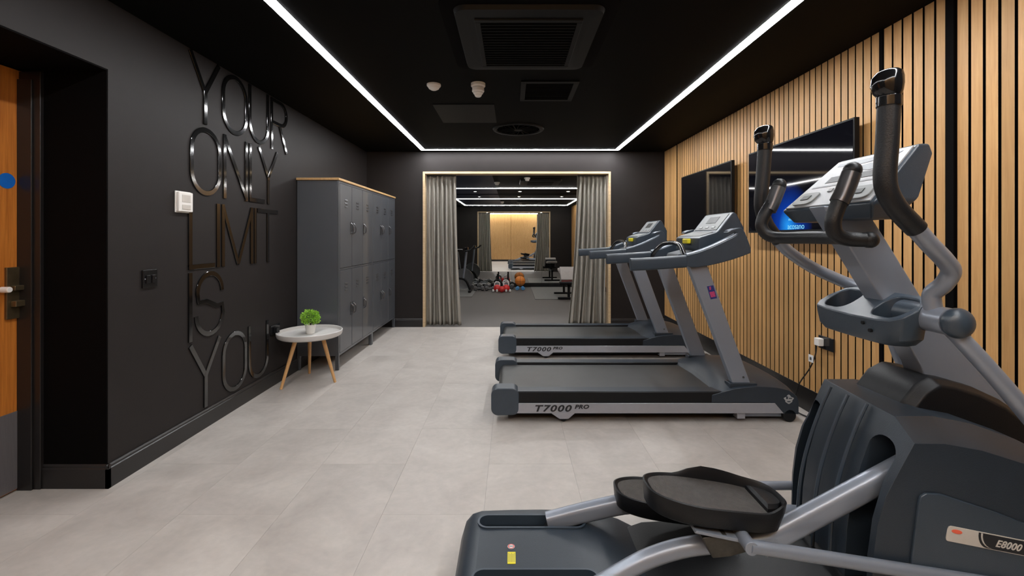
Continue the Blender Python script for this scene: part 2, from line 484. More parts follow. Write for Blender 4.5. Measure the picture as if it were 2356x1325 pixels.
struct('shade_lining', MB().box(-2.37, XL-.002, 2.309, 2.3148, .12, 2.118).box(XD, XL-.002, YB, 2.309, 2.113, 2.1195), M_void)  # dark lining added so the recess's shade sits in its colour
# skirting boards with a stepped top
def skirt(name, p0, p1, n, h=0.12, m=M_skirt, t=0.016):
    p0 = Vector(p0); p1 = Vector(p1); n = Vector(n)
    prof = [(0,0),(t,0),(t,h-0.022),(t*0.72,h-0.018),(t*0.72,h-0.008),(t*0.4,h),(0,h)]
    return struct(name, MB().rings([[p + n*a + Vector((0,0,b)) for a, b in prof] for p in (p0, p1)]), m, smooth=20)
skirt('baseboard_left', (XL, 2.299, 0), (XL, YF, 0), (1,0,0))
skirt('baseboard_left', (-2.37, 2.315, 0), (XL+0.016, 2.315, 0), (0,-1,0))
skirt('baseboard_far', (XL, YF, 0), (OX0-0.03, YF, 0), (0,-1,0))
skirt('baseboard_far', (OX1+0.03, YF, 0), (XR, YF, 0), (0,-1,0))
struct('baseboard_right', MB().box(XR-0.004, XR+0.023, YB, YF, 0, 0.17), M_skirt, bevel=0.003)

# oak slats of the right wall, one by one
struct('wall_right', MB().box(XR, XR+0.023, YB-.1, 1.015, .17, ZC), M_wall)  # black stretch out of view, added in place of slats to cut warm bounce
bands = [(1.02, 2.209), (2.253, 2.642), (2.668, 5.93), (5.955, 6.43)]
struct('trim_1', MB().box(XR-0.012, XR+0.023, 2.209, 2.253, 0.17, ZC), M_void, bevel=0.002)
struct('trim_2', MB().box(XR-0.004, XR+0.023, 2.642, 2.668, 0.17, ZC), M_void, bevel=0.002)
struct('trim_3', MB().box(XR-0.004, XR+0.023, 5.93, 5.955, 0.17, ZC), M_void, bevel=0.002)
SP, SW = 0.0625, 0.0525
slat0 = None
for (a, b) in bands:
    n = max(1, int(round((b - a) / (0.066 if a < 2 else SP)))); p = (b - a) / n
    for k in range(n):
        yc = a + (k + 0.5) * p
        if slat0 is None:
            slat0 = obj('slat', MB().box(0, 0.022, -SW/2, SW/2, 0.17, ZC), M_slat, wr, world=False, smooth=0)
            slat0.data.materials.append(M_void)      # oak veneer on a black core
            for pf in slat0.data.polygons:
                if abs(pf.normal.y) > .5: pf.material_index = 1
            o = slat0
        else:
            o = slat0.copy(); C.objects.link(o)
        o.location = (XR, yc, 0)
# slats of the wall behind, seen only in the mirror
mb = MB(); x = -1.45
while x < 1.30:
    mb.box(x, x+SW, YB-0.02, YB-0.006, 0.10, 2.44); x += SP
o = obj('slat', mb, M_slat, wb); o['kind'] = 'stuff'
struct('wall_back', MB().box(XD-.1, -1.46, YB-.02, YB-.004, 0, ZC).box(1.36, XR, YB-.02, YB-.004, 0, ZC), M_wall)  # black ends beyond the slats, made up to keep warm light off the trainer
struct('trim_4', MB().box(XD, XR, YB-0.02, YB-0.002, 0, 0.10), M_skirt)
t = thing('cove_light', 'warm light strip along the top of the timber wall seen in the mirror', 'light', (0, YB, ZC))
obj('profile', MB().box(-1.45, 1.35, YB+0.06, YB+0.10, 2.43, ZC), M_profile, t)
obj('diffuser', MB().box(-1.45, 1.35, YB+0.02, YB+0.055, 2.45, ZC), M_warm, t)

# opening frame of pale timber
fr = MB(); 
o = struct('trim_5', MB().box(OX0-0.03, OX1+0.03, YF-0.015, YF+0.17, OZ-0.03, OZ), M_ply, bevel=0.002)
struct('trim_6', MB().box(OX0-0.03, OX0, YF-0.015, YF+0.17, 0, OZ-0.03), M_ply, bevel=0.002)
struct('trim_7', MB().box(OX1, OX1+0.03, YF-0.015, YF+0.17, 0, OZ-0.03), M_ply, bevel=0.002)

# ------------------------------------------------------------------ door in the left recess
d = struct('door_1', MB().box(XD-0.05, XD+0.003, 1.43, 2.325, 0.008, 2.105), M_door, bevel=0.002)
f = struct('trim_8', MB().box(XD-0.05, -2.37, 2.292, 2.315, 0, 2.10).box(XD, -2.405, 2.282, 2.292, 0, 2.06), M_skirt, bevel=0.003)
obj('kick_plate', MB().box(XD+0.003, XD+0.0055, 1.50, 2.30, 0.012, 0.40), M_steel, d, bevel=0.0008)
lk = obj('lock_plate', MB().box(XD+0.003, XD+0.016, 2.225, 2.305, 0.865, 1.12), M_bronze, d, bevel=0.003)
obj('lever', MB().box(XD+0.016, XD+0.045, 2.24, 2.29, 0.925, 0.955).box(XD+0.016, XD+0.04, 2.24, 2.29, 1.005, 1.03), M_bronze, lk, bevel=0.004)
obj('thumb_turn', MB().cyl((XD+0.016, 2.20, 1.015), (XD+0.06, 2.20, 1.015), 0.014), M_white, lk, bevel=0.004)
sg = thing('fire_door_sign', 'round blue sign stuck on the orange timber door', 'sign', (XD+0.003, 2.236, 1.545))
obj('disc', MB().cyl((XD+0.0032, 2.236, 1.545), (XD+0.005, 2.236, 1.545), 0.038, 40), M_bluesign, sg)

# ------------------------------------------------------------------ light strips
def strip(name, label, x0, x1, y0, y1, z, m, drop=0.003):
    t = thing(name, label, 'ceiling light', ((x0+x1)/2, (y0+y1)/2, z))
    mb = MB()
    if y1-y0 > x1-x0: mb.box(x0-.003,x0,y0,y1,z-.0013,z).box(x1,x1+.003,y0,y1,z-.0013,z)
    else: mb.box(x0,x1,y0-.003,y0,z-.0013,z).box(x0,x1,y1,y1+.003,z-.0013,z)
    obj('profile', mb, M_profile, t)
    obj('diffuser', MB().box(x0, x1, y0, y1, z-drop, z-.0002), m, t, smooth=0)
SX0, SX1, SY1, SY0, W_ = -1.255, 1.475, 6.31, -0.30, 0.058
strip('light_strip', 'white light strip running along the left of the black ceiling', SX0, SX0+W_, SY0, SY1, ZC, M_led)
strip('light_strip', 'white light strip running along the ceiling beside the timber wall', SX1-W_, SX1, SY0, SY1, ZC, M_led)
strip('light_strip', 'short white light strip across the ceiling above the curtained opening', SX0+W_+0.004, SX1-W_-0.004, SY1-W_, SY1, ZC, M_led)
strip('light_strip', 'unseen white light strip added behind the viewer to light the elliptical trainer', SX0+W_+0.004, SX1-W_-0.004, SY0, SY0+W_, ZC, M_led)  # out-of-view strip added to light the near faces of the trainer

# ------------------------------------------------------------------ ceiling fittings
def rr3(cx, cy, a, b, r, z): return [(x, y, z) for x, y in rrect(a, b, r, 6, cx, cy)]
t = thing('air_conditioner', 'large dark square air conditioning cassette set in the ceiling', 'air conditioner', (0.09, 2.76, ZC))
mb = MB().rings([rr3(.09,2.76,.47,.50,.10,ZC), rr3(.09,2.76,.47,.50,.10,ZC-.006), rr3(.09,2.76,.43,.46,.08,ZC-.012)])
obj('surround', mb, M_void, t)
mb = MB().rings([rr3(.09,2.76,.40,.43,.07,ZC-.010), rr3(.09,2.76,.39,.42,.06,ZC-.035), rr3(.09,2.76,.33,.36,.03,ZC-.042)])
obj('panel', mb, M_acp, t)
obj('frame', MB().box(-.20,.38,2.42,2.45,ZC-.052,ZC-.04).box(-.20,.38,3.07,3.10,ZC-.052,ZC-.04).box(-.20,-.17,2.45,3.07,ZC-.052,ZC-.04).box(.35,.38,2.45,3.07,ZC-.052,ZC-.04), M_acp, t, bevel=0.003)
mb = MB().box(-.17,.35,2.45,3.07,ZC-.046,ZC-.04)
for k in range(16): mb.box(-.17,.35,2.47+k*.037,2.482+k*.037,ZC-.052,ZC-.045)
obj('grille', mb, M_grille, t)

t = thing('return_vent', 'square dark ceiling vent behind the air conditioning cassette', 'vent', (.295, 3.75, ZC))
obj('frame', MB().box(.07,.52,3.50,3.54,ZC-.012,ZC).box(.07,.52,3.96,4.0,ZC-.012,ZC).box(.07,.11,3.54,3.96,ZC-.012,ZC).box(.48,.52,3.54,3.96,ZC-.012,ZC), M_acp, t, bevel=.003)
mb = MB().box(.11,.48,3.54,3.96,ZC-.003,ZC)
for k in range(14): mb.box(.11,.48,3.555+k*.03,3.562+k*.03,ZC-.010,ZC-.002)
obj('louvres', mb, M_grille, t)
t = thing('round_diffuser', 'round dark swirl diffuser in the ceiling near the light strip', 'vent', (.07, 5.08, ZC))
obj('ring', MB().lathe([(.285,0),(.28,-.012),(.25,-.016),(.235,-.008),(.235,0)], (.07,5.08,ZC), 48), M_acp, t)
mb = MB()
for k in range(20):
    a = 2*pi*k/20; mb.tube([(.07+.05*cos(a),5.08+.05*sin(a),ZC-.012),(.07+.225*cos(a+.35),5.08+.225*sin(a+.35),ZC-.006)], .006, 6, 0)
obj('blades', mb, M_grille, t)
obj('hub', MB().lathe([(.05,0),(.05,-.014),(.02,-.02)], (.07,5.08,ZC), 24), M_acp, t)
t = tag(obj('access_panel', MB().box(-.72,-.16,4.12,4.78,ZC-.006,ZC), M_acp, bevel=.003), 'plain dark access panel in the ceiling left of the round diffuser', 'panel')
t = thing('motion_sensor', 'flat white ceiling sensor, left of the pair of white detectors', 'sensor', (-.615,3.59,ZC))
obj('base', MB().lathe([(.055,0),(.055,-.012),(.05,-.02)], (-.615,3.59,ZC), 28), M_white, t, smooth=30)
obj('lens', MB().lathe([(.046,-.02),(.04,-.034),(.022,-.045),(.004,-.048)], (-.615,3.59,ZC), 28), M_white, t)
t = thing('smoke_detector', 'tall white stepped smoke detector, right of the pair on the ceiling', 'detector', (-.265,3.57,ZC))
obj('base', MB().lathe([(.056,0),(.056,-.022),(.05,-.028),(.042,-.03)], (-.265,3.57,ZC), 28), M_white, t, smooth=28)
obj('sounder', MB().lathe([(.040,-.03),(.046,-.036),(.048,-.062),(.044,-.068),(.038,-.07)], (-.265,3.57,ZC), 28), M_white, t, smooth=28)
obj('sensing_head', MB().lathe([(.036,-.07),(.038,-.078),(.030,-.088),(.026,-.088),(.027,-.096),(.02,-.104),(.004,-.106)], (-.265,3.57,ZC), 28), M_white, t, smooth=28)

# ------------------------------------------------------------------ lettering on the left wall
PROF = [(-.0165,-.5),(.0165,-.5),(.0165,.3),(.0145,.5),(-.0145,.5),(-.0165,.3)]
XW = XL + 0.004
def letter(ch, y0, y1, z0, z1, label):
    hw = .0165
    a, b, c, e = y0+hw, y1-hw, z0+hw, z1-hw
    st = []
    def arc(cy, cz, ry, rz, t0, t1, n=14): return [(cy+ry*cos(R(t0+(t1-t0)*k/n)), cz+rz*sin(R(t0+(t1-t0)*k/n))) for k in range(n+1)]
    m = (a+b)/2; r = (b-a)/2
    if ch == 'O': st = [arc(m, e-r, r, r, 0, 180)+arc(m, c+r, r, r, 180, 360)+[(b, e-r)]]
    elif ch == 'U': st = [[(a, z1)]+arc(m, c+r, r, r, 180, 360)+[(b, z1)]]
    elif ch == 'I': st = [[(m, z0), (m, z1)]]
    elif ch == 'L': st = [[(a, z1), (a, c)], [(a-hw, c), (y1, c)]]
    elif ch == 'T': st = [[(y0, e), (y1, e)], [(m, e), (m, z0)]]
    elif ch == 'Y': st = [[(a, z1), (m, z0+(z1-z0)*.48)], [(b, z1), (m, z0+(z1-z0)*.48)], [(m, z0+(z1-z0)*.50), (m, z0)]]
    elif ch == 'N': st = [[(a, z0), (a, z1)], [(a, e), (b, c)], [(b, z0), (b, z1)]]
    elif ch == 'M': st = [[(a, z0), (a, z1)], [(a, e), (m, z0+.01)], [(m, z0+.01), (b, e)], [(b, z0), (b, z1)]]
    elif ch == 'R':
        q = (z1-z0)*.27
        st = [[(a, z0), (a, z1)], [(a, e), (b-q*.8, e)]+arc(b-q*.8, e-q*.8, q*.8, q*.8, 90, -90)+[(a, e-q*1.6)], [(m, e-q*1.6), (b, z0)]]
    elif ch == 'S':
        r1 = (b-a)/2*.92; r2 = (b-a)/2
        top = arc(m, e-r1, r1, r1, 0, 180, 14)
        s_ = top + [(m-r1*.9, e-r1*1.45), (m-r1*.3, (c+e)/2+.02), (m+r2*.5, (c+e)/2-.025), (m+r2*.93, c+r2*1.35)] + arc(m, c+r2, r2, r2, -5, -180, 14)
        st = [s_]
    mb = MB()
    for i, s in enumerate(st):
        pts = [(XW + (0.0006*i), y, z) for y, z in s]
        mb.tube(pts, [1.0]*len(pts), prof=[(p, q*.008) for p, q in PROF], up=(1, 0, 0), smooth=0)
    o = obj('letter', mb, M_letter, smooth=25)
    tag(o, label, 'letter', 'glossy black letters of the slogan on the left wall')
rows = [
 ('YOUR', 2.02, 2.46, [(2.885,3.20),(3.217,3.53),(3.546,3.84),(3.87,4.155)], 'YOUR, the top row'),
 ('ONLY', 1.545, 2.0, [(2.897,3.208),(3.233,3.53),(3.55,3.77),(3.67,3.99)], 'ONLY, the second row'),
 ('LIMIT', 1.06, 1.50, [(2.885,3.137),(3.160,3.193),(3.215,3.60),(3.622,3.655),(3.667,3.98)], 'LIMIT, the third row'),
 ('IS', .60, 1.04, [(2.885,2.918),(2.94,3.247)], 'IS, the fourth row'),
 ('YOU', .135, .575, [(2.885,3.208),(3.22,3.52),(3.54,3.83)], 'YOU, the lowest row')]
for word, z0, z1, sp, where in rows:
    for k, ch in enumerate(word):
        pre = ''
        if word == 'LIMIT' and ch == 'I': pre = 'first ' if k == 1 else 'last '
        letter(ch, sp[k][0], sp[k][1], z0, z1, f'glossy black wall letter, {pre}{ch} of the word {where}')

# thermostat, switch and socket on the left wall
t = thing('thermostat', 'small white wall unit beside the lettering on the black wall', 'thermostat', (XL, 2.836, 1.486))
obj('backplate', MB().box(XL, XL+.008, 2.77, 2.902, 1.42, 1.552), M_white, t, bevel=.003)
obj('cover', MB().box(XL+.008, XL+.026, 2.775, 2.897, 1.425, 1.547), M_white, t, bevel=.006, seg=3)
obj('window', MB().box(XL+.026, XL+.028, 2.80, 2.872, 1.485, 1.53), M_label, t, bevel=.001)
obj('button_strip', MB().box(XL+.026, XL+.029, 2.80, 2.872, 1.44, 1.468), M_label, t, bevel=.001)
t = thing('light_switch', 'black double switch plate low on the left wall', 'switch', (XL, 2.575, 1.035))
obj('plate', MB().box(XL, XL+.009, 2.523, 2.627, .985, 1.085), M_gloss, t, bevel=.002)
for yy in (2.555, 2.597): obj('rocker', MB().box(XL+.009, XL+.014, yy-.012, yy+.012, 1.01, 1.055), M_gloss, t, bevel=.0015)
for yy in (2.538, 2.612): obj('screw', MB().cyl((XL+.009,yy,1.035),(XL+.0105,yy,1.035), .003, 10), M_silver2, t)
t = thing('wall_socket', 'small black socket on the left wall behind the white table', 'socket', (XL, 3.92, .47))
obj('plate', MB().box(XL, XL+.010, 3.86, 4.01, .43, .515), M_gloss, t, bevel=.002)
obj('plug', MB().box(XL+.010, XL+.04, 3.90, 3.95, .445, .495), M_black, t, bevel=.004)

# ------------------------------------------------------------------ lockers
def locker(y0, label):
    t = thing('locker', label, 'locker', (-1.85, y0+.52, 0), 'steel lockers under the timber top')
    y1 = y0 + 1.04; xb, xf = XL+.004, -1.655
    obj('body', MB().box(xb, xf-.004, y0, y1, .135, 1.808), M_lock, t, bevel=.004)
    mb = MB()
    mb.box(xf-.004, xf+.006, y0, y0+.022, .0, 1.808); mb.box(xf-.004, xf+.006, y1-.022, y1, .0, 1.808)
    mb.box(xf-.004, xf+.006, y0+.022, y1-.022, 1.785, 1.808); mb.box(xf-.004, xf+.006, y0+.022, y1-.022, .135, .158)
    mb.box(xf-.004, xf+.006, y0+.022, y1-.022, .948, .966)
    obj('face_frame', mb, M_lock, t, bevel=.0015)
    obj('door_recess', MB().box(xf-.0045, xf-.0025, y0+.02, y1-.02, .15, 1.80), M_void, t)
    for (lx, ly) in ((xf-.028,y0),(xf-.028,y1-.03),(xb,y0),(xb,y1-.03)):
        obj('leg', MB().box(lx, lx+.028, ly, ly+.03, 0, .137), M_lock, t, bevel=.002)
    wd = (1.04-.044)/3
    for k in range(3):
        a = y0+.022+k*wd+.0045; b = y0+.022+(k+1)*wd-.0045
        for (z0, z1, hz, vz) in ((.969, 1.782, 1.36, 1.60), (.161, .945, .54, .78)):
            dr = obj('door', MB().box(xf-.002, xf+.009, a, b, z0, z1), M_lock, t, bevel=.003)
            mb = MB()
            for q in range(3):
                zz = vz + (q-1)*.032; yc = (a+b)/2
                mb.prism([(xf+.009, zz-.006), (xf+.016, zz-.004), (xf+.009, zz+.008)], 'y', yc-.035, yc+.035)
            obj('vent_louvres', mb, M_handle, dr, bevel=.0008)
            hy = b-.03 if k == 0 else a+.03
            hd = obj('handle', MB().box(xf+.009, xf+.013, hy-.014, hy+.014, hz-.065, hz+.065), M_handle, dr, bevel=.002)
            obj('latch', MB().tube([(xf+.011,hy,hz-.05),(xf+.034,hy,hz-.04),(xf+.036,hy,hz+.02),(xf+.011,hy,hz+.05)], .006, 8, 4), M_handle, hd)
    return t
locker(4.34, 'dark grey six door steel locker nearer the viewer, behind the white table')
locker(5.385, 'dark grey six door steel locker standing against the far wall')
tag(obj('timber_top', MB().box(XL+.002, -1.640, 4.325, 6.432, 1.810, 1.832), M_top, bevel=.003), 'thin timber top lying across both grey lockers', 'shelf')

# ------------------------------------------------------------------ table and plant
tx, ty = -1.775, 4.01
t = thing('side_table', 'small round white tray table on three timber legs', 'table', (tx, ty, 0))
obj('tabletop', MB().lathe([(.02,.398),(.245,.398),(.262,.408),(.268,.425),(.270,.446),(.266,.450),(.260,.448),(.254,.424),(.245,.418),(.02,.418)], (tx,ty,0), 64), M_tabwhite, t, smooth=40)
for (fx, fy) in ((-1.925,3.80),(-1.545,3.985),(-1.885,4.245)):
    d_ = Vector((fx-tx, fy-ty, 0)); tp = Vector((tx,ty,.398)) + d_*.50
    obj('leg', MB().cyl((fx,fy,0), tp, .011, 18, .018), M_leg, t)
px_, py_ = -1.775, 4.02; pz = .418
t = thing('potted_plant', 'small green leafy plant in a white pot on the round table', 'plant', (px_, py_, pz))
obj('pot', MB().lathe([(.030,0),(.034,.004),(.046,.078),(.048,.082),(.043,.082),(.040,.070),(.01,.068)], (px_,py_,pz+.001), 32), M_pot, t)
obj('soil', MB().lathe([(.041,.069),(.02,.073),(.002,.074)], (px_,py_,pz+.001), 20), M_soil, t)
mb = MB()
rnd = random.Random(3)
for k in range(900):
    u = rnd.uniform(-.75, 1); a = rnd.uniform(0, 2*pi); rr = rnd.uniform(.70, 1.0)
    s_ = math.sqrt(1-u*u)
    n = Vector((s_*cos(a), s_*sin(a), u))
    bump_ = 1 + .10*sin(5*a+2*u) + .08*sin(9*u+3*a)
    p = Vector((px_, py_, pz+.140)) + Vector((n.x*.074, n.y*.074, n.z*.064))*rr*bump_
    d_ = (n + Vector((rnd.uniform(-.8,.8), rnd.uniform(-.8,.8), rnd.uniform(-.5,.9)))).normalized()
    sdv = d_.cross(Vector((rnd.random()-.5, rnd.random()-.5, rnd.random()-.5))).normalized()
    L_ = rnd.uniform(.013, .021); W2 = L_*.38
    q = [p, p+d_*L_*.5+sdv*W2, p+d_*L_, p+d_*L_*.5-sdv*W2]
    nn = d_.cross(sdv)*.003
    vs = [mb.bm.verts.new(x_) for x_ in (q[0], q[1]+nn, q[2], q[3]+nn)]
    mb.face(vs)
obj('foliage', mb, M_leaf, t, smooth=0, keep_normals=True)['kind'] = 'stuff'
obj('stem', MB().cyl((px_,py_,pz+.07),(px_,py_,pz+.13), .006, 8), M_soil, t)

# ------------------------------------------------------------------ curtains
def curtain(x0, x1, xb0, xb1, label, seed, yc=6.53, folds=7):
    rnd = random.Random(seed); nx, nz = folds*18, 36
    ph = [rnd.uniform(-.7,.7) for _ in range(folds+1)]; am = [rnd.uniform(.7,1.25) for _ in range(folds+1)]
    mb = MB(); grid = []
    for j in range(nz+1):
        v = j/nz; z = 2.135 - v*2.122
        row = []
        for i in range(nx+1):
            u = i/nx; k = min(int(u*folds), folds-1); fr_ = u*folds-k
            A = (.034 + .014*v) * (am[k]*(1-fr_)+am[k+1]*fr_)
            if v < .05: A *= .45 + v*11
            drift = (ph[k]*(1-fr_)+ph[k+1]*fr_) * v * .5 + .25*sin(v*5+seed+u*7)*v
            yy = yc + A*sin(2*pi*u*folds + drift) + .008*sin(u*31+v*9)
            wv = .012*sin(2*pi*u*folds*.5 + v*4 + seed)*v
            xa = x0 + (x1-x0)*u; xb = xb0 + (xb1-xb0)*u
            s3 = v**1.6
            row.append(mb.bm.verts.new((xa*(1-s3)+xb*s3+wv, yy, z)))
        grid.append(row)
    for j in range(nz):
        for i in range(nx): mb.face([grid[j][i], grid[j][i+1], grid[j+1][i+1], grid[j+1][i]])
    t = thing('curtain', label, 'curtain', ((xb0+xb1)/2, yc, 0), 'grey curtains of the opening')
    obj('cloth', mb, M_curt, t, smooth=180, solid=.003, keep_normals=True)
    hb = MB().box(x0, x1, yc-.012, yc+.012, 2.135, 2.152)
    obj('heading_rail', hb, M_black, t)
curtain(-1.221, -.80, -1.218, -.74, 'grey gathered curtain hanging at the left of the opening', 1)
curtain(.935, 1.345, .80, 1.345, 'grey gathered curtain hanging at the right of the opening', 5)

# ------------------------------------------------------------------ televisions and sockets on the timber wall
def tv(y0, y1, z0, z1, label, on):
    t = thing('television', label, 'television', (XR-.01, (y0+y1)/2, (z0+z1)/2))
    obj('wall_bracket', MB().box(2.10, XR, (y0+y1)/2-.2, (y0+y1)/2+.2, (z0+z1)/2-.15, (z0+z1)/2+.15), M_black, t)
    obj('casing', MB().box(2.068, 2.10, y0, y1, z0, z1), M_bez, t, bevel=.003)
    p = MB().box(-.0012, 0, -(y1-y0)/2+.012, (y1-y0)/2-.012, -(z1-z0)/2+.018, (z1-z0)/2-.012)
    o = obj('screen', p, M_screenon if on else M_screenoff, t, world=False, smooth=0)
    o.location = (2.068 - (XR-.01), 0, 0)
    return t
tv(4.30, 5.57, 1.305, 1.995, 'wall television switched off, above the far treadmill', False)
t2 = tv(2.755, 3.99, 1.305, 1.995, 'wall television with a blue glowing screen behind the elliptical console', True)
text('screen_text', 'acosano', .060, M_cyan, t2, (2.0655, 3.42, 1.328), FACE_NX, .0003)
text('screen_text', 'aco', .030, M_cyan, t2, (2.0655, 3.41, 1.392), FACE_NX, .0003)

t = thing('double_socket', 'black double socket with a plug on the timber slat wall', 'socket', (XR, 3.11, .54))
obj('plate', MB().box(XR-.012, XR, 3.035, 3.185, .50, .588), M_gloss, t, bevel=.002)
obj('plug', MB().box(XR-.050, XR-.012, 3.125, 3.175, .52, .572), M_white, t, bevel=.005)
cb = MB().tube([(XR-.04,3.16,.52),(XR-.045,3.17,.44),(XR-.05,3.22,.34),(XR-.055,3.32,.21),(XR-.05,3.38,.10),(XR-.09,3.40,.02),(XR-.13,3.34,.008),(XR-.16,3.30,.01)], .0045, 8, 6)
tg = thing('power_cable', 'black cable with a white tag hanging from the slat wall socket', 'cable', (XR-.05, 3.2, 0))
obj('cord', cb, M_cable, tg)
obj('tag', MB().box(XR-.062, XR-.058, 3.165, 3.215, .395, .445), M_wprint, tg, bevel=.001)
obj('print', MB().box(XR-.0632, XR-.062, 3.180, 3.200, .410, .430), M_iron, tg)
for k, (pts) in enumerate(([(1.98,3.30,.06),(2.05,3.25,.012),(2.10,3.12,.006),(2.04,2.98,.006),(2.11,2.90,.006),(2.12,2.80,.006)],
                           [(1.98,5.0,.06),(2.06,4.90,.012),(2.11,4.72,.006),(2.04,4.60,.006),(2.10,4.45,.006),(2.12,4.2,.02),(2.13,4.0,.05)])):
    tag(obj('floor_cable', MB().tube(pts, .005, 8, 6), M_cable),
        ['black cable curled on the floor at the front of the near treadmill', 'black cable curled on the floor at the front of the far treadmill'][k], 'cable')

# ------------------------------------------------------------------ treadmill (local y = 0 at the near side)
def treadmill(y0):
    t = thing('treadmill', 'x', 'treadmill', (0, y0, 0), 'treadmills facing the slat wall')
    Wd = .845
    def P(name, mb, m, parent=None, **k): 
        return obj(name, mb, m, parent or t, world=False, **k)
    P('underframe', MB().box(-.03,1.85,.05,.12,.035,.10).box(-.03,1.85,Wd-.12,Wd-.05,.035,.10).box(-.03,.03,.12,Wd-.12,.035,.10).box(1.50,1.60,.12,Wd-.12,.035,.10), M_black, bevel=.004)
    P('deck', MB().box(-.03,1.50,.09,Wd-.09,.10,.178), M_black, bevel=.004)
    # belt wraps the rear roller
    prof = [(1.52,.192),(.0,.192)] + [(-.045+.045*cos(R(a))*1.0-.01, .150+.042*sin(R(a))) for a in range(90,271,20)] + [(.0,.106),(1.52,.106),(1.52,.112),(.0,.112)] + [(-.045+.039*cos(R(a))-.01, .150+.036*sin(R(a))) for a in range(270,89,-20)] + [(.0,.186),(1.52,.186)]
    P('running_belt', MB().prism(prof, 'y', .125, Wd-.125), M_belt, smooth=40)
    for s in (0, 1):
        a, b = (0.0, .115) if s == 0 else (Wd-.115, Wd)
        P('foot_rail', MB().box(.03,1.46,a+.004,b-.004,.128,.206), M_black, bevel=.006, seg=3)
        P('rail_tread', MB().box(.04,1.45,a+.010,b-.010,.2055,.209), M_plast, bevel=.001)
        e0, e1 = (a-.004, a+.006) if s == 0 else (b-.006, b+.004)
        st = P('side_stripe', MB().prism([(.0,.062),(.02,.132),(1.80,.132),(1.86,.062)], 'y', e0, e1), M_silver2, bevel=.003)
        br = P('foot_bracket', MB().prism([(.27,.062),(.43,.062),(.385,.024),(.325,.024)], 'y', e0, e1), M_silver2, bevel=.002)
        yc = (a+b)/2 if s else .03
        P('foot', MB().cyl((.355,yc-.02,.019),(.355,yc+.02,.019), .019, 20), M_black, br, bevel=.003)
        mb = MB().rings([[(x, a-.006, z) for x, z in rrect(.095,.092,.045,5,-.048,.140)],
                         [(x, b, z) for x, z in rrect(.095,.092,.045,5,-.048,.140)]])
        for v in mb.bm.verts:
            if v.co.z < .09 and v.co.x > -.02: v.co.z = max(v.co.z, .05)
        P('end_cap', mb, M_plast2, bevel=.007, seg=3)
        # upright
        u0, u1 = (.030, .088) if s == 0 else (Wd-.088, Wd-.030)
        up = P('upright', MB().prism([(1.530,.245),(1.655,.245),(1.352,1.075),(1.220,1.075)], 'y', u0, u1), M_silver, bevel=.008, seg=3)
        P('bolt', MB().cyl((1.60,u0-.004 if s==0 else u1,.30),(1.60,u0 if s==0 else u1+.004,.30), .007, 10), M_handle, up)
        P('upright_shoe', MB().prism([(1.50,.20),(1.70,.20),(1.69,.262),(1.50,.262)], 'y', u0-.012, u1+.012), M_plast, up, bevel=.006)
        # hand rail
        g0 = .026 if s == 0 else Wd-.026
        P('hand_rail', MB().tube([(.815,g0,1.078),(1.0,g0,1.088),(1.20,g0,1.103)], 1.0, prof=[(x, z) for x, z in rrect(.027,.043,.016,4)], up=(0,0,1), smooth=4), M_plast2, bevel=.004)
        # console side arm
        arm = [(1.196,1.068),(1.250,1.060),(1.351,1.074),(1.430,1.092),(1.506,1.113),(1.580,1.138),(1.631,1.158),(1.638,1.172),(1.628,1.215),(1.613,1.255),(1.595,1.300),(1.577,1.328),
               (1.560,1.334),(1.500,1.318),(1.470,1.300),(1.480,1.294),(1.520,1.306),(1.543,1.298),(1.538,1.282),(1.500,1.262),(1.44,1.232),(1.36,1.196),(1.28,1.166),(1.196,1.145)]
        a0, a1 = (-.004, .056) if s == 0 else (Wd-.056, Wd+.004)
        ar = P('console_arm', MB().prism(arm, 'y', a0, a1), M_plast2, bevel=.006, seg=3)
        e = .002
        q0, q1 = (a0+.008, a1-.008)
        P('arm_trim', MB().tube([(1.20,(q0+q1)/2,1.148),(1.28,(q0+q1)/2,1.169),(1.36,(q0+q1)/2,1.199),(1.44,(q0+q1)/2,1.235),(1.50,(q0+q1)/2,1.265),(1.535,(q0+q1)/2,1.285),(1.548,(q0+q1)/2,1.305),(1.53,(q0+q1)/2,1.322),(1.48,(q0+q1)/2,1.308)],
                            1.0, prof=rrect(.024,.007,.006,3), up=(0,0,1), smooth=4), M_silver, ar)
    # motor hood
    rings = []
    ys = [0,.0,.03,.10,.22,.34,.4225,.505,.625,.745,.815,.845,.845]
    def zt(x):
        pts = [(1.36,.205),(1.42,.222),(1.52,.250),(1.66,.268),(1.80,.262),(1.90,.240),(1.96,.205),(1.985,.15),(1.99,.10)]
        for (a, za), (b, zb_) in zip(pts, pts[1:]):
            if a <= x <= b: return za+(zb_-za)*(x-a)/(b-a)
        return pts[0][1] if x < 1.36 else pts[-1][1]
    xs = [1.37,1.42,1.47,1.52,1.60,1.68,1.76,1.82,1.86,1.90,1.94,1.965,1.98]
    for i, x in enumerate(xs):
        rg = []
        zb_ = .134 if x <= 1.80 else (.055 if x >= 1.86 else .134-(x-1.80)/.06*.079)
        for k, yy in enumerate(ys):
            crown = sin(pi*yy/Wd)
            z = zb_ if k in (0, len(ys)-1) else zt(x) - .022*(1-min(1, crown*2.4)) + .016*crown*min(1, (x-1.37)*5)
            xx = x
            if i == 0: xx = x + .085*crown
            if i == 1: xx = x + .05*crown
            if i == 2: xx = x + .02*crown
            if i >= 9: xx = x + .03*(crown-.5)*(i-8)/4
            rg.append((xx, yy, z))
        rings.append(rg)
    P('motor_hood', MB().rings(rings), M_plast, smooth=30, bevel=.004)
    P('lift_box', MB().box(1.545,1.60,.004,.07,.022,.064), M_silver2, bevel=.003)
    P('lift_arm', MB().box(1.60,1.87,.03,.06,.028,.056), M_silver, bevel=.003)
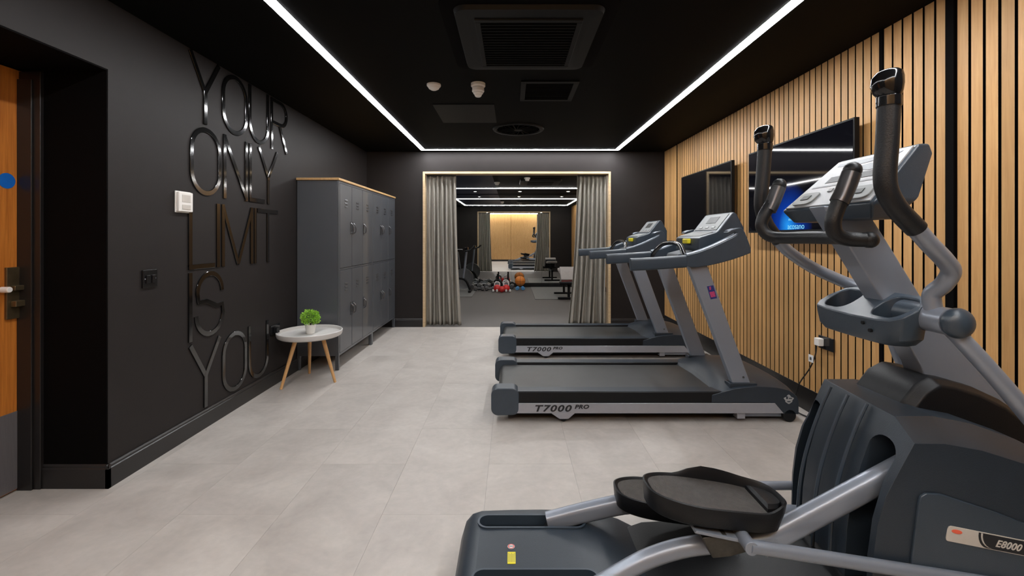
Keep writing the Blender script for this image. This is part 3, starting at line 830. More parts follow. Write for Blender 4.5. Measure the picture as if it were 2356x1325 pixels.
    for yy in (.0, Wd-.035):
        P('transport_wheel', MB().lathe([(.012,0),(.040,.0),(.045,.006),(.045,.029),(.040,.035),(.012,.035)], (1.905,yy,.045), 28, 'y'), M_black)
    # console
    body = [(1.355,1.165),(1.355,1.262),(1.370,1.272),(1.480,1.306),(1.500,1.318),(1.600,1.444),(1.612,1.452),(1.632,1.446),(1.690,1.340),(1.690,1.250),(1.630,1.160),(1.450,1.120)]
    co = P('console', MB().rings([[(1.5+(x-1.5)*.97, .19, z-.004) for x, z in body], [(x, .215, z) for x, z in body], [(x, .63, z) for x, z in body], [(1.5+(x-1.5)*.97, .655, z-.004) for x, z in body]]), M_plast2, bevel=.006)
    dx, dz = .126, .134; L_ = math.hypot(dx*0+.100, .126)
    def on_face(a, b, y_0, y_1, h0, h1, p0=(1.500,1.318), p1=(1.600,1.444)):
        d_ = Vector((p1[0]-p0[0], p1[1]-p0[1])); n = Vector((-d_.y, d_.x)).normalized()
        A = Vector(p0)+d_*a; B = Vector(p0)+d_*b
        return MB().prism([tuple(A+n*h0), tuple(B+n*h0), tuple(B+n*h1), tuple(A+n*h1)], 'y', y_0, y_1)
    P('display_panel', on_face(.02,.97,.225,.62,-.001,.004), M_grey, co, bevel=.002)
    P('screen', on_face(.42,.82,.33,.50,.004,.006), M_lcd, co, bevel=.001)
    for q in range(3): P('button', on_face(.12,.22,.28+q*.11,.33+q*.11,.004,.008), M_lgrey, co, bevel=.002)
    P('tray', on_face(.05,.97,.225,.62,-.001,.004,(1.370,1.272),(1.480,1.306)), M_grey, co, bevel=.002)
    P('front_cowl', MB().prism([(1.46,1.105),(1.60,1.145),(1.634,1.165),(1.622,1.215),(1.585,1.205),(1.50,1.15)], 'y', .05, Wd-.05), M_plast2, bevel=.006)
    P('cross_bar', MB().tube([(1.205,.045,1.105),(1.215,.10,1.150),(1.235,.22,1.205),(1.245,.35,1.222),(1.245,.50,1.222),(1.235,.63,1.205),(1.215,.745,1.150),(1.205,.80,1.105)], .017, 14, 5), M_gloss)
    P('console_neck', MB().prism([(1.24,1.11),(1.40,1.13),(1.40,1.18),(1.25,1.14)], 'y', .30, .55), M_plast, bevel=.006)
    P('safety_clip', MB().box(1.325,1.357,.33,.43,1.218,1.256), M_yellow, bevel=.008, seg=3)
    lt = text('lettering', 'T7000', .062, M_bprint, None, (0,0,0), Matrix(), .0005, .25, 1.12, .0012)
    for nme, body_, size, lx, lz, sp_ in (('lettering','T7000',.060,.148,.077,1.18),('lettering','PRO',.036,.428,.096,1.10)):
        if nme: 
            o = text(nme, body_, size, M_bprint, t, (lx, y0-.0048, lz), FACE_NY, .0005, .25, sp_, .0018, 1.42 if body_ == 'T7000' else 1.3)
    bpy.data.objects.remove(lt)
    return t
tm1 = treadmill(3.125)
tm2 = copy_tree(tm1); tm2.location = (0, 4.77, 0)
tm1['label'] = 'nearer grey treadmill with a small blue and pink sticker on its upright'
tm2['label'] = 'farther grey treadmill, behind the stickered one, next to the curtained opening'
# stickers only on the near one
st = obj('sticker', MB().prism([(1.347,.928),(1.392,.936),(1.418,.846),(1.374,.838)], 'y', 3.125+.0285, 3.125+.0300), M_navy, tm1)
obj('print', MB().prism([(1.364,.888),(1.398,.894),(1.408,.858),(1.376,.852)], 'y', 3.125+.0278, 3.125+.0285).prism([(1.362,.925),(1.374,.927),(1.376,.905),(1.366,.903)], 'y', 3.125+.0278, 3.125+.0285), M_pink, st)
mb = MB(); bl = [(math.cos(2*pi*k/28)*(.030+.006*sin(5*2*pi*k/28)), math.sin(2*pi*k/28)*(.027+.005*cos(4*2*pi*k/28))) for k in range(28)]
st = obj('sticker', MB().prism([(1.895+a, .158+b) for a, b in bl], 'y', 3.125-.0022, 3.125-.0002), M_lgrey, tm1)
obj('print', MB().box(1.876,1.888,3.1219,3.1229,.160,.178).box(1.895,1.916,3.1219,3.1229,.162,.168).box(1.884,1.906,3.1219,3.1229,.140,.146), M_plast, st)

# ------------------------------------------------------------------ elliptical trainer (built in room coordinates)
E = thing('elliptical_trainer', 'large dark grey elliptical trainer with silver arms in the foreground', 'exercise machine', (1.0, 1.585, 0))
def EP(name, mb, m, parent=None, **k): return obj(name, mb, m, parent or E, **k)
YN, YFm = 1.405, 1.745     # the two pedal arm planes

# rear cover with two roller slots
def rc(x, zt_, wy, zb=.0):
    y0, y1 = 1.585-wy, 1.585+wy
    return [(x, y0-.015, zb), (x, y0-.012, zb+.05), (x, y0, zt_-.025), (x, y0+.018, zt_-.006), (x, y0+.05, zt_), (x, y1-.05, zt_), (x, y1-.018, zt_-.006), (x, y1, zt_-.025), (x, y1+.012, zb+.05), (x, y1+.015, zb)]
rings = []
for x, zt_, wy in ((-.200,.055,.215),(-.196,.10,.225),(-.180,.150,.240),(-.155,.174,.250),(-.12,.182,.256),(0,.184,.260),(.12,.184,.262),(.24,.182,.262),(.34,.174,.258),(.42,.155,.25),(.50,.12,.24),(.56,.09,.22)):
    rings.append(rc(x, zt_, wy))
cov = EP('rear_cover', MB().rings(rings), M_plast, bevel=.004, smooth=40)
mbc = MB()
for yc in (YFm-.005, 1.450):
    pl = rrect(.20, .036, .034, 6, .075, yc)
    mbc.rings([[(x, y, .110) for x, y in pl], [(x, y, .25) for x, y in pl]])
cut(cov, mbc)
for yc in (YFm-.005, 1.450):
    pl = rrect(.206, .042, .040, 6, .075, yc); pi_ = rrect(.198, .034, .032, 6, .075, yc)
    mb = MB(); n = len(pl)
    r1 = [(x, y, .183) for x, y in pl]; r2 = [(x, y, .188) for x, y in pl]; r3 = [(x, y, .188) for x, y in pi_]; r4 = [(x, y, .150) for x, y in pi_]
    mb.rings([r1, r2, r3, r4], caps=False)
    EP('slot_lip', mb, M_plast2, smooth=50)
    EP('roller_track', MB().box(-.11,.26,yc-.022,yc+.022,.1105,.122), M_black, bevel=.003)
# warning stickers
sk = EP('warning_sticker', MB().cyl((-.003,1.600,.1842),(-.003,1.600,.1852), .0125, 28), M_wprint)
mb = MB().rings([[( -.003+r*cos(2*pi*k/28), 1.600+r*sin(2*pi*k/28), .1857) for k in range(28)] for r in (.0115,.0085)], caps=False)
EP('ring', mb, M_red, sk)
EP('bar', MB().box(-.010,.004,1.599,1.602,.1853,.1857), M_bprint, sk)
sk = EP('warning_sticker', MB().box(-.015,.012,1.515,1.572,.1842,.1852), M_yellow)
for k in range(5): EP('print', MB().box(-.012+k*.005,-.0105+k*.005,1.522,1.566-.004*(k%2),.1852,.1855), M_iron, sk)

# low body and feet
EP('base_frame', MB().box(.45,1.15,1.53,1.64,.03,.13), M_black, bevel=.01)
EP('centre_cover', MB().rings([[(x, 1.40+d_, z) for x, z, d_ in ((.40,.02,0),(.40,.12,0),(.50,.168,.02),(1.12,.20,.02),(1.12,.02,0))],
                               [(x, 1.79-d_, z) for x, z, d_ in ((.40,.02,0),(.40,.12,0),(.50,.168,.02),(1.12,.20,.02),(1.12,.02,0))]]), M_black, bevel=.012, seg=3)
EP('front_foot', MB().box(2.02,2.09,1.33,1.84,.0,.07), M_plast, bevel=.012)
EP('front_rail', MB().box(1.90,2.05,1.53,1.64,.03,.12), M_black, bevel=.01)

# drum shaped shroud
B = [(1.050,.02),(1.044,.20),(1.048,.335),(1.061,.437),(1.086,.522),(1.126,.597),(1.168,.674),(1.256,.673),(1.362,.654),(1.493,.613),(1.66,.53),(1.80,.41),(1.91,.26),(1.95,.02)]
A = [(1.050,.02),(1.048,.20),(1.055,.34),(1.072,.45),(1.100,.55),(1.135,.645),(1.170,.722),(1.285,.722),(1.40,.700),(1.544,.649),(1.70,.57),(1.85,.44),(1.97,.28),(2.0,.02)]
sh = EP('shroud', MB().rings([[(x-.008, 1.315, z) for x, z in B], [(x, 1.395, z) for x, z in A], [(x+.035, 1.76, z) for x, z in A], [(x+.075, 1.83, z-.01) for x, z in B]]), M_plast, bevel=.005, seg=3, smooth=17)
mbc = MB()
for ya, yb in ((1.343, 1.445), (1.702, 1.798)):
    yc = (ya+yb)/2; hw = (yb-ya)/2
    zt_ = .615 if ya < 1.5 else .60
    pl = [(yc-hw, .06), (yc+hw, .06)] + [(yc+hw*cos(R(a)), zt_+hw*.9*sin(R(a))) for a in range(0, 181, 15)]
    mbc.rings([[(.95, y, z) for y, z in pl], [(1.42, y, z) for y, z in pl]])
cut(sh, mbc, 17)
EP('slot_liner', MB().box(1.405,1.43,1.34,1.82,.05,.62), M_void, bevel=.002)
# shallow ribs on the rear face between the slots
for yc in (1.50, 1.585, 1.67):
    pts = [(x-.004, yc, z) for x, z in A[1:7]]
    EP('rear_rib', MB().tube(pts, .006, 8, 4), M_plast2, sh)
# raised side panel and badge
pan = [(1.143,.12),(1.147,.352),(1.168,.512),(1.174,.526),(1.188,.534),(1.231,.532),(1.384,.482),(1.493,.440),(1.64,.365),(1.76,.27),(1.84,.16),(1.85,.12)]
sp_ = EP('side_panel', MB().prism(pan, 'y', 1.307, 1.317), M_plast2, sh, bevel=.004)
ang = -.195
def LB(u, v): return (1.240+u*cos(ang)-v*sin(ang), .4015+u*sin(ang)+v*cos(ang))
def badge(name, outline, y0, y1, m): return obj(name, MB().prism([LB(*p) for p in outline], 'y', y0, y1), m, E, bevel=.0006)
lbl = badge('badge', [(.006,0),(.34,0),(.34,.044),(.008,.044),(.002,.041),(0,.034),(0,.008),(.002,.002)], 1.3045, 1.3070, M_label)
arcs = [(.088+.030*(1-cos(R(a)))*1.0, .042-.040*sin(R(a))) for a in range(0, 91, 15)]
badge('badge_field', [(.338,.0415)]+[(.338,.003)]+list(reversed(arcs)), 1.3035, 1.3045, M_bprint)
arc2 = [(.094+.034*(1-cos(R(a))), .0415-.0375*sin(R(a))) for a in range(0, 91, 15)]
arc3 = [(.099+.034*(1-cos(R(a))), .0415-.0375*sin(R(a))) for a in range(90, -1, -15)]
badge('badge_arc', arc2+arc3, 1.3028, 1.3035, M_label)
ov = [(.026+.0155*cos(2*pi*k/28), .0315+.0058*sin(2*pi*k/28)) for k in range(28)]
badge('badge_oval', ov, 1.3032, 1.3045, M_redlab)
tx_, tz_ = LB(.140, .012)
text('lettering', 'E8000', .028, M_label, E, (tx_, 1.3032, tz_), FACE_NY @ Matrix.Rotation(ang, 4, 'Z'), .0004, .3, 1.06, .0006)

# black dome that carries the mast
dome = [(1.26,.60),(1.284,.725),(1.33,.782),(1.38,.808),(1.432,.800),(1.52,.775),(1.607,.735),(1.683,.682),(1.73,.620),(1.79,.530),(1.85,.40),(1.60,.35)]
EP('mast_cover', MB().rings([[(1.5+(x-1.5)*.93, 1.475, z-.02) for x, z in dome], [(x, 1.505, z) for x, z in dome], [(x, 1.70, z) for x, z in dome], [(1.5+(x-1.5)*.93, 1.73, z-.02) for x, z in dome]]), M_black, bevel=.008, seg=3)
mast = EP('mast', MB().prism([(1.055,1.375),(1.195,1.375),(1.280,1.24),(1.373,1.089),(1.455,.955),(1.56,.85),(1.72,.70),(1.43,.70),(1.385,.83),(1.315,.955),(1.233,1.089),(1.140,1.24)], 'y', 1.545, 1.628), M_silver, bevel=.006, seg=3)
# pivot axle
def pivot(y_out, sgn):
    X, Z = (1.28 if sgn > 0 else 1.39), 1.022
    EP('pivot_collar', MB().lathe([(.030,0),(.041,.0),(.043,.01),(.043,.085),(.03,.09)], (X, y_out+sgn*.105 if sgn > 0 else y_out-.105-.09, Z), 28, 'y'), M_plast2)
    EP('pivot_sleeve', MB().lathe([(.030,0),(.040,.002),(.040,.078),(.030,.080)], (X, y_out+sgn*.025 if sgn > 0 else y_out-.105, Z), 28, 'y'), M_silver)
    y0 = y_out if sgn > 0 else y_out
    EP('pivot_cap', MB().ball((X, y_out+sgn*.010, Z), .044, .030, .044, 28, 14), M_plast2)
pivot(1.300, 1); pivot(1.870, -1)
EP('pivot_axle', MB().cyl((1.28,1.44,1.022),(1.38,1.74,1.022), .030, 24), M_plast2)

# moving handles
def handle(top, foam, grey, low, label=None):
    hd = EP('moving_handle', MB().tube(grey, .0235, 20, 7), M_silver)
    EP('foam_grip', MB().tube(foam, .0270, 20, 7), M_foam, hd)
    x, y, z = top
    EP('grip_collar', MB().cyl((x,y,z-.006),(x,y,z+.026), .0295, 24), M_gloss, hd, bevel=.004)
    EP('grip_end', MB().rings([[(x+a*s_+ox, y+b*s_, z+h) for a, b in [(cos(2*pi*k/24), sin(2*pi*k/24)) for k in range(24)]]
        for s_, ox, h in ((.028,0,.026),(.034,-.003,.036),(.038,-.005,.055),(.037,-.004,.075),(.031,0,.090),(.020,.004,.098),(.006,.006,.100))]), M_gloss, hd)
    EP('lower_arm', MB().tube(low, .0235, 20, 7), M_silver, hd)
handle((1.045,1.265,1.635), [(1.045,1.265,1.64),(1.040,1.265,1.53),(1.034,1.265,1.44),(1.042,1.265,1.392),(1.072,1.267,1.345),(1.130,1.275,1.292)],
       [(1.118,1.273,1.303),(1.175,1.285,1.250),(1.235,1.302,1.203),(1.268,1.318,1.170),(1.272,1.345,1.130),(1.268,1.378,1.095),(1.274,1.378,1.045)],
       [(1.28,1.345,1.015),(1.36,1.315,.905),(1.46,1.300,.775),(1.70,1.297,.475),(1.955,1.295,.150)])
handle((1.056,1.905,1.635), [(1.056,1.905,1.64),(1.048,1.905,1.53),(1.040,1.905,1.42),(1.046,1.905,1.37),(1.068,1.905,1.315),(1.115,1.902,1.25)],
       [(1.105,1.903,1.262),(1.150,1.898,1.21),(1.235,1.878,1.145),(1.34,1.86,1.092),(1.40,1.83,1.062),(1.39,1.80,1.03)],
       [(1.39,1.825,1.015),(1.46,1.862,.945),(1.55,1.872,.87),(1.60,1.874,.76),(1.68,1.874,.60),(1.86,1.876,.26)])

# fixed handlebar with pulse grips
fb = EP('fixed_handlebar', MB().tube([(1.055,1.80,1.475),(1.030,1.80,1.415),(.995,1.80,1.355),(.985,1.80,1.310),(1.005,1.785,1.275),(1.035,1.745,1.266),(1.045,1.62,1.268),(1.045,1.50,1.268),(1.035,1.42,1.268)], .0225, 18, 7), M_foam)
EP('fixed_handlebar_side', MB().tube([(1.045,1.40,1.475),(1.022,1.40,1.415),(.998,1.40,1.360),(.985,1.40,1.315),(.995,1.402,1.280),(1.03,1.40,1.264),(1.085,1.385,1.261)], .0225, 18, 7), M_foam, fb)
for (x, y, z) in ((1.085,1.385,1.261),(1.055,1.80,1.475),(1.045,1.40,1.475)):
    EP('end_cap', MB().ball((x, y, z), .0255, seg=18, rg=10), M_foam, fb)
for y in (1.80, 1.40):
    x0 = 1.055 if y > 1.6 else 1.045
    EP('pulse_sensor', MB().tube([(x0-.003,y,1.466),(x0-.024,y,1.410),(x0-.042,y,1.375)], .0262, 18, 4), M_handle, fb)
EP('handlebar_bracket', MB().box(1.04,1.13,1.55,1.62,1.25,1.29), M_silver, bevel=.006)

# console
FA, FB, FC, FD = Vector((1.085,1.835,1.372)), Vector((1.085,1.375,1.372)), Vector((1.262,1.415,1.560)), Vector((1.262,1.755,1.560))
def hull(name, pts, m, parent, **k):
    mb = MB(); vs = [mb.bm.verts.new(p) for p in pts]
    r = bmesh.ops.convex_hull(mb.bm, input=vs)
    bmesh.ops.delete(mb.bm, geom=[v for v in mb.bm.verts if not v.link_faces], context='VERTS')
    bmesh.ops.dissolve_limit(mb.bm, angle_limit=R(4), verts=mb.bm.verts, edges=mb.bm.edges)
    return obj(name, mb, m, parent, **k)
con = hull('console', [FA, FB, FC, FD, (1.11,1.80,1.325), (1.11,1.41,1.325), (1.20,1.43,1.325), (1.20,1.78,1.325), (1.245,1.40,1.385), (1.245,1.77,1.385), (1.315,1.425,1.535), (1.315,1.745,1.535), (1.30,1.42,1.562), (1.30,1.75,1.562)], M_plast2, E, bevel=.008, seg=3)
nrm = (FB-FA).cross(FD-FA).normalized()
if nrm.z < 0: nrm = -nrm
def on_con(name, uv, h0, h1, m, parent, **k):
    """polygon on the console face; u across from far to near, v up the slope"""
    def P(u, v):
        a = FA.lerp(FB, u); b = FD.lerp(FC, u); return a.lerp(b, v)
    return obj(name, MB().rings([[P(u, v)+nrm*h0 for u, v in uv], [P(u, v)+nrm*h1 for u, v in uv]]), m, parent, **k)
face = on_con('face_panel', [(.03,.04),(.97,.04),(.97,.96),(.03,.96)], -.002, .004, M_lgrey, con, bevel=.002)
on_con('graphic', [(.10,.90),(.90,.90),(.86,.84),(.40,.80),(.12,.84)], .004, .0048, M_plast2, face)
on_con('graphic', [(.30,.74),(.62,.78),(.95,.66),(.66,.64)], .004, .0048, M_plast2, face)
on_con('display', [(.22,.50),(.78,.50),(.78,.62),(.22,.62)], .004, .0052, M_lcd, face, bevel=.0005)
on_con('graphic', [(.10,.42),(.90,.42),(.90,.45),(.10,.45)], .004, .0048, M_grey, face)
for u0 in (.20, .80):
    pod = [(u0+a, .20+b) for a, b in rrect(.13, .12, .07, 5)]
    pd = on_con('button_pod', pod, .004, .009, M_grey, face, bevel=.002)
    on_con('button', [(u0-.05,.17),(u0+.05,.17),(u0+.05,.25),(u0-.05,.25)], .009, .011, M_lcd, face, bevel=.0006)
for u0 in (.42, .50, .58): on_con('button', [(u0-.025,.30),(u0+.025,.30),(u0+.025,.36),(u0-.025,.36)], .004, .007, M_grey, face, bevel=.001)

# twin cup holder
pl = [(1.180,1.770),(1.172,1.70),(1.168,1.585),(1.172,1.47),(1.180,1.425),(1.200,1.400),(1.240,1.390),(1.285,1.405),(1.300,1.45),(1.300,1.72),(1.285,1.76),(1.24,1.785),(1.20,1.785)]
def sc(k, z, dz=0): return [(1.235+(x-1.235)*k, 1.585+(y-1.585)*k, z+dz*(x-1.17)) for x, y in pl]
cup = EP('cup_holder', MB().rings([sc(.80,.925), sc(.93,.945,.05), sc(.985,.985,.30), sc(1.0,1.003,.62)]), M_plast2, bevel=.005, seg=3)
mbc = MB()
for yc in (1.475, 1.700):
    pc = rrect(.050,.062,.040,6,1.236,yc)
    mbc.rings([[(1.236+(x-1.236)*.85, yc+(y-yc)*.85, .945) for x, y in pc], [(x, y, 1.12) for x, y in pc]])
cut(cup, mbc)
for y in (1.52, 1.49): EP('screw', MB().cyl((1.166,y,.985 if y>1.5 else .965),(1.180,y,.985 if y>1.5 else .965), .006, 10), M_black, cup)

# pedal arms
EP('pedal_arm', MB().tube([(.205,YN,.165),(.26,YN,.192),(.34,YN,.238),(.42,YN,.280),(.52,YN,.312),(.62,YN,.326),(.72,YN,.334),(.80,YN,.350)], .0275, 20, 7), M_silver)
EP('pedal_arm_tube', MB().tube([(.76,YN,.322),(1.0,YN,.452),(1.30,YN,.612)], 1.0, prof=rrect(.026,.037,.024,5), up=(0,0,1), smooth=3), M_silver, bevel=.002)
EP('roller', MB().cyl((.19,YN-.02,.150),(.19,YN+.02,.150), .028, 22), M_black, bevel=.003)
EP('pedal_arm', MB().tube([(.135,YFm,.180),(.30,YFm,.222),(.46,YFm,.252),(.64,YFm,.246),(.90,YFm,.22),(1.30,YFm,.19)], 1.0, prof=rrect(.026,.034,.020,5), up=(0,0,1), smooth=5), M_silver, bevel=.002)
EP('roller', MB().cyl((.15,YFm-.02,.150),(.15,YFm+.02,.150), .028, 22), M_black, bevel=.003)

# pedals: shoe shaped trays with a high inner edge
def pedal(cx, cy, cz, tilt, inner):
    n = 56; out = []
    for k in range(n):
        a = 2*pi*k/n
        c_, s_ = cos(a), sin(a)
        x = .212*math.copysign(abs(c_)**.72, c_)
        y = .099*math.copysign(abs(s_)**.62, s_)
        y *= 1 - .10*max(0, -x/.212)**2 - .06*sin((x/.212)*pi)*(1 if s_*inner < 0 else 0)
        rim = .007
        ss = lambda t: max(0, min(1, t))**2*(3-2*max(0, min(1, t)))
        g = ss((x+.10)/.10)*(1-.45*ss((x-.02)/.19)); side = ss((s_*inner+.05)/.5)
        rim += .034*g*side + .020*ss((x-.09)/.10)*(1-side)*ss((s_*inner+1.0)/.5) + .006*ss((x-.12)/.08)
        out.append((x, y, rim))
    rg = []
    rg.append([(x*.86, y*.74, -.062) for x, y, r in out])
    rg.append([(x*.95, y*.92, -.050) for x, y, r in out])
    rg.append([(x, y, r*.2) for x, y, r in out])
    rg.append([(x*1.004, y*1.004, r) for x, y, r in out])
    rg.append([(x*.982, y*.955, r+.002) for x, y, r in out])
    rg.append([(x*.960, y*.915, r*.8) for x, y, r in out])
    rg.append([(x*.940, y*.885, .001) for x, y, r in out])
    m = Matrix.Translation((cx, cy, cz)) @ Matrix.Rotation(tilt, 4, 'Y')
    pd = EP('pedal', MB().rings(rg).xform(m), M_black, smooth=50)
    EP('tread', MB().rings([[(x*.925, y*.86, .0012) for x, y, r in out], [(x*.925, y*.86, .0035) for x, y, r in out]]).xform(m), M_ribbed, pd, smooth=30)
    tp = [(x, y, r) for x, y, r in out if x > .135]
    EP('toe_stop', MB().rings([[(x*.93, y*.80, .003) for x, y, r in tp], [(x*.93, y*.80, .014) for x, y, r in tp], [(x*.90+.012, y*.6, .022) for x, y, r in tp]]).xform(m), M_black, pd, bevel=.003)
    return pd
pedal(.625, 1.430, .462, R(8.5), 1)
pedal(.600, 1.735, .288, R(7.0), -1)
EP('pedal_bracket', MB().prism([(.56,.385),(.59,.325),(.64,.330),(.72,.352),(.70,.375),(.62,.395)], 'y', 1.340, 1.47), M_olive, bevel=.003)
EP('pedal_bracket', MB().prism([(.535,.402),(.700,.368),(.703,.378),(.54,.410)], 'y', 1.335, 1.48), M_silver, bevel=.002)
EP('pedal_bracket', MB().box(.50,.66,1.69,1.78,.225,.26), M_olive, bevel=.003)
# connecting rods
EP('rod_axle', MB().cyl((.678,1.288,.388),(.686,1.430,.381), .0190, 24), M_silver, bevel=.002)
EP('connecting_rod', MB().tube([(.678,1.302,.388),(1.205,1.300,.307),(1.955,1.297,.190)], .0185, 20, 4), M_silver)
EP('connecting_rod', MB().tube([(.700,1.845,.262),(1.30,1.860,.258),(1.86,1.876,.255)], .0170, 20, 4), M_silver)
EP('rod_axle', MB().cyl((.700,1.75,.262),(.700,1.855,.262), .0185, 24), M_silver, bevel=.002)

# ------------------------------------------------------------------ second room
struct('floor', MB().box(-2.6, 2.8, YF+.02, Y2+.1, -.05, 0.0), M_rub)
struct('ceiling', MB().box(-2.6, 2.8, YF+.16, Y2+.1, Z2, Z2+.05), M_ceil)
struct('wall_left', MB().box(-2.6, -2.5, YF+.16, Y2+.1, 0, Z2), M_wall)
w2 = struct('wall_right', MB().box(2.165, 2.25, YF+.16, Y2+.1, 0, Z2), M_void)
mb = MB(); y = YF+.30
while y < Y2-.1:
    mb.box(2.15, 2.165, y, y+SW, .12, Z2); y += SP
obj('slat', mb, M_slat, w2)['kind'] = 'stuff'
struct('wall_far', MB().box(-2.6, 2.8, Y2+.012, Y2+.1, 0, Z2), M_void)
mir = thing('wall_mirror', 'full height wall mirror of joined panels behind the weights', 'mirror', (0, Y2, 0))
x = -2.4
while x < 2.15:
    b = min(x+.79, 2.15)
    obj('pane', MB().box(x+.0015, b-.0015, Y2, Y2+.010, .10, Z2-.01), M_mirror, mir, smooth=0)
    x += .79
obj('bottom_rail', MB().box(-2.4, 2.15, Y2-.05, Y2+.010, .0, .085), M_black, mir, bevel=.004)
tag(obj('floor_mat', MB().box(.47, 2.05, 9.26, 11.5, 0, .010), M_mat, bevel=.003), 'light grey rubber mat under the bench at the right', 'mat')
tag(obj('floor_mat', MB().box(-2.35, -.845, 9.63, 11.5, 0, .010), M_mat, bevel=.003), 'light grey rubber mat under the exercise bike', 'mat')
LX0, LX1, LY0, LY1 = -1.62, 1.90, 7.55, 10.2
def strip2(label, x0, x1, y0, y1): strip('light_strip', label, x0, x1, y0, y1, Z2, M_led2, .010)
strip2('white light strip at the left of the rear room ceiling', LX0, LX0+.028, LY0, LY1)
strip2('white light strip at the right of the rear room ceiling', LX1-.028, LX1, LY0, LY1)
strip2('white light strip across the rear room ceiling just before the mirror', LX0+.032, LX1-.032, LY1-.028, LY1)
strip2('white light strip across the rear room ceiling nearest the curtains', LX0+.032, LX1-.032, LY0, LY0+.028)
for k, x in enumerate((-.88, .19, 1.34)):
    t = thing('downlight', 'small round ceiling spot before the mirror, ' + ['leftmost', 'middle', 'rightmost'][k] + ' of three', 'ceiling light', (x, 10.9, Z2), 'ceiling spots before the mirror')
    obj('trim_ring', MB().lathe([(.05,0),(.048,-.008),(.036,-.010),(.034,-.004),(.034,0)], (x,10.9,Z2), 24), M_white, t)
    obj('lens', MB().lathe([(.033,0),(.032,-.006),(.004,-.007)], (x,10.9,Z2), 24), M_spot, t)
for x, y, lab in ((-.30, 9.1, 'white smoke detector on the rear room ceiling, left'), (.28, 8.4, 'white smoke detector on the rear room ceiling, nearer the curtains')):
    t = thing('smoke_detector', lab, 'detector', (x, y, Z2))
    obj('base', MB().lathe([(.056,0),(.056,-.02),(.045,-.028)], (x,y,Z2), 24), M_white, t)
    obj('sensing_head', MB().lathe([(.038,-.028),(.04,-.045),(.03,-.06),(.004,-.062)], (x,y,Z2), 24), M_white, t)
t = thing('air_conditioner', 'ceiling air conditioning cassette in the rear room', 'air conditioner', (.55, 9.0, Z2))
mb = MB().rings([rr3(.55,9.0,.40,.42,.06,Z2), rr3(.55,9.0,.39,.41,.06,Z2-.03), rr3(.55,9.0,.33,.35,.03,Z2-.04)])
obj('panel', mb, M_acp, t)
obj('grille', MB().box(.30,.80,8.75,9.25,Z2-.046,Z2-.04), M_grille, t, bevel=.003)

# exercise bike (front wheel to the left, handlebar facing the room)
bx, by = -1.25, 10.5
t = tag(obj('blue_tint_panel', MB().box(LX0+.05, -.35, LY0+.05, LY1-.05, Z2-.006, Z2).box(LX0+.05, -.35, LY1+.02, 11.5, Z2-.006, Z2).box(LX0+.05, -.35, 6.7, LY0-.02, Z2-.006, Z2), M_bluetint, bevel=.002), 'added navy panel standing in for blue light on the left of the rear room ceiling', 'panel')  # added sheet whose colour carries the blue light tint of this ceiling
t = thing('exercise_bike', 'black exercise bike half hidden behind the left curtain', 'exercise bike', (bx, by, .010))
def bp(name, mb, m, par=None, **k): return obj(name, mb, m, par or t, **k)
z0 = .010
bp('foot_bar', MB().box(bx+.26,bx+.32,by-.24,by+.24,z0,z0+.05), M_black, bevel=.01)
bp('foot_bar', MB().box(bx-.52,bx-.46,by-.24,by+.24,z0,z0+.05), M_black, bevel=.01)
bp('main_frame', MB().tube([(bx+.29,by,z0+.04),(bx+.15,by,.30),(bx-.20,by,.28),(bx-.49,by,z0+.04)], .032, 12, 5), M_black)
bp('flywheel', MB().lathe([(.02,-.015),(.22,-.015),(.235,-.022),(.235,.022),(.22,.015),(.02,.015)], (bx+.13,by,.31), 40, 'y'), M_iron)
bp('head_post', MB().tube([(bx+.13,by,.31),(bx+.17,by,.62),(bx+.20,by,.93)], .026, 12, 4), M_silver)
hb = bp('handlebar', MB().tube([(bx+.38,by-.19,1.04),(bx+.30,by-.19,.97),(bx+.18,by-.15,.94),(bx+.18,by+.15,.94),(bx+.30,by+.19,.97),(bx+.38,by+.19,1.04)], .017, 10, 5), M_foam)
bp('display', MB().box(bx+.16,bx+.24,by-.07,by+.07,.97,1.03), M_gloss, hb, bevel=.006)
bp('seat_post', MB().cyl((bx-.18,by,.28),(bx-.26,by,.86), .022, 14), M_silver)
bp('seat', MB().rings([[(bx-.40+d_, by+w_*c_, .88+h) for c_, h in ((-1,0),(-.9,.035),(0,.05),(.9,.035),(1,0))] for d_, w_ in ((0,.10),(.08,.115),(.18,.06),(.28,.025))]), M_black, bevel=.006)
cr = bp('crank', MB().cyl((bx-.02,by-.09,.29),(bx-.02,by+.09,.29), .018, 12).box(bx-.035,bx-.005,by-.10,by-.08,.13,.30).box(bx-.035,bx-.005,by+.08,by+.10,.28,.45), M_iron, bevel=.002)
for (yy, zz) in ((by-.15,.13),(by+.15,.45)): bp('pedal', MB().box(bx-.07,bx+.03,yy-.045,yy+.045,zz-.012,zz+.012), M_black, cr, bevel=.003)

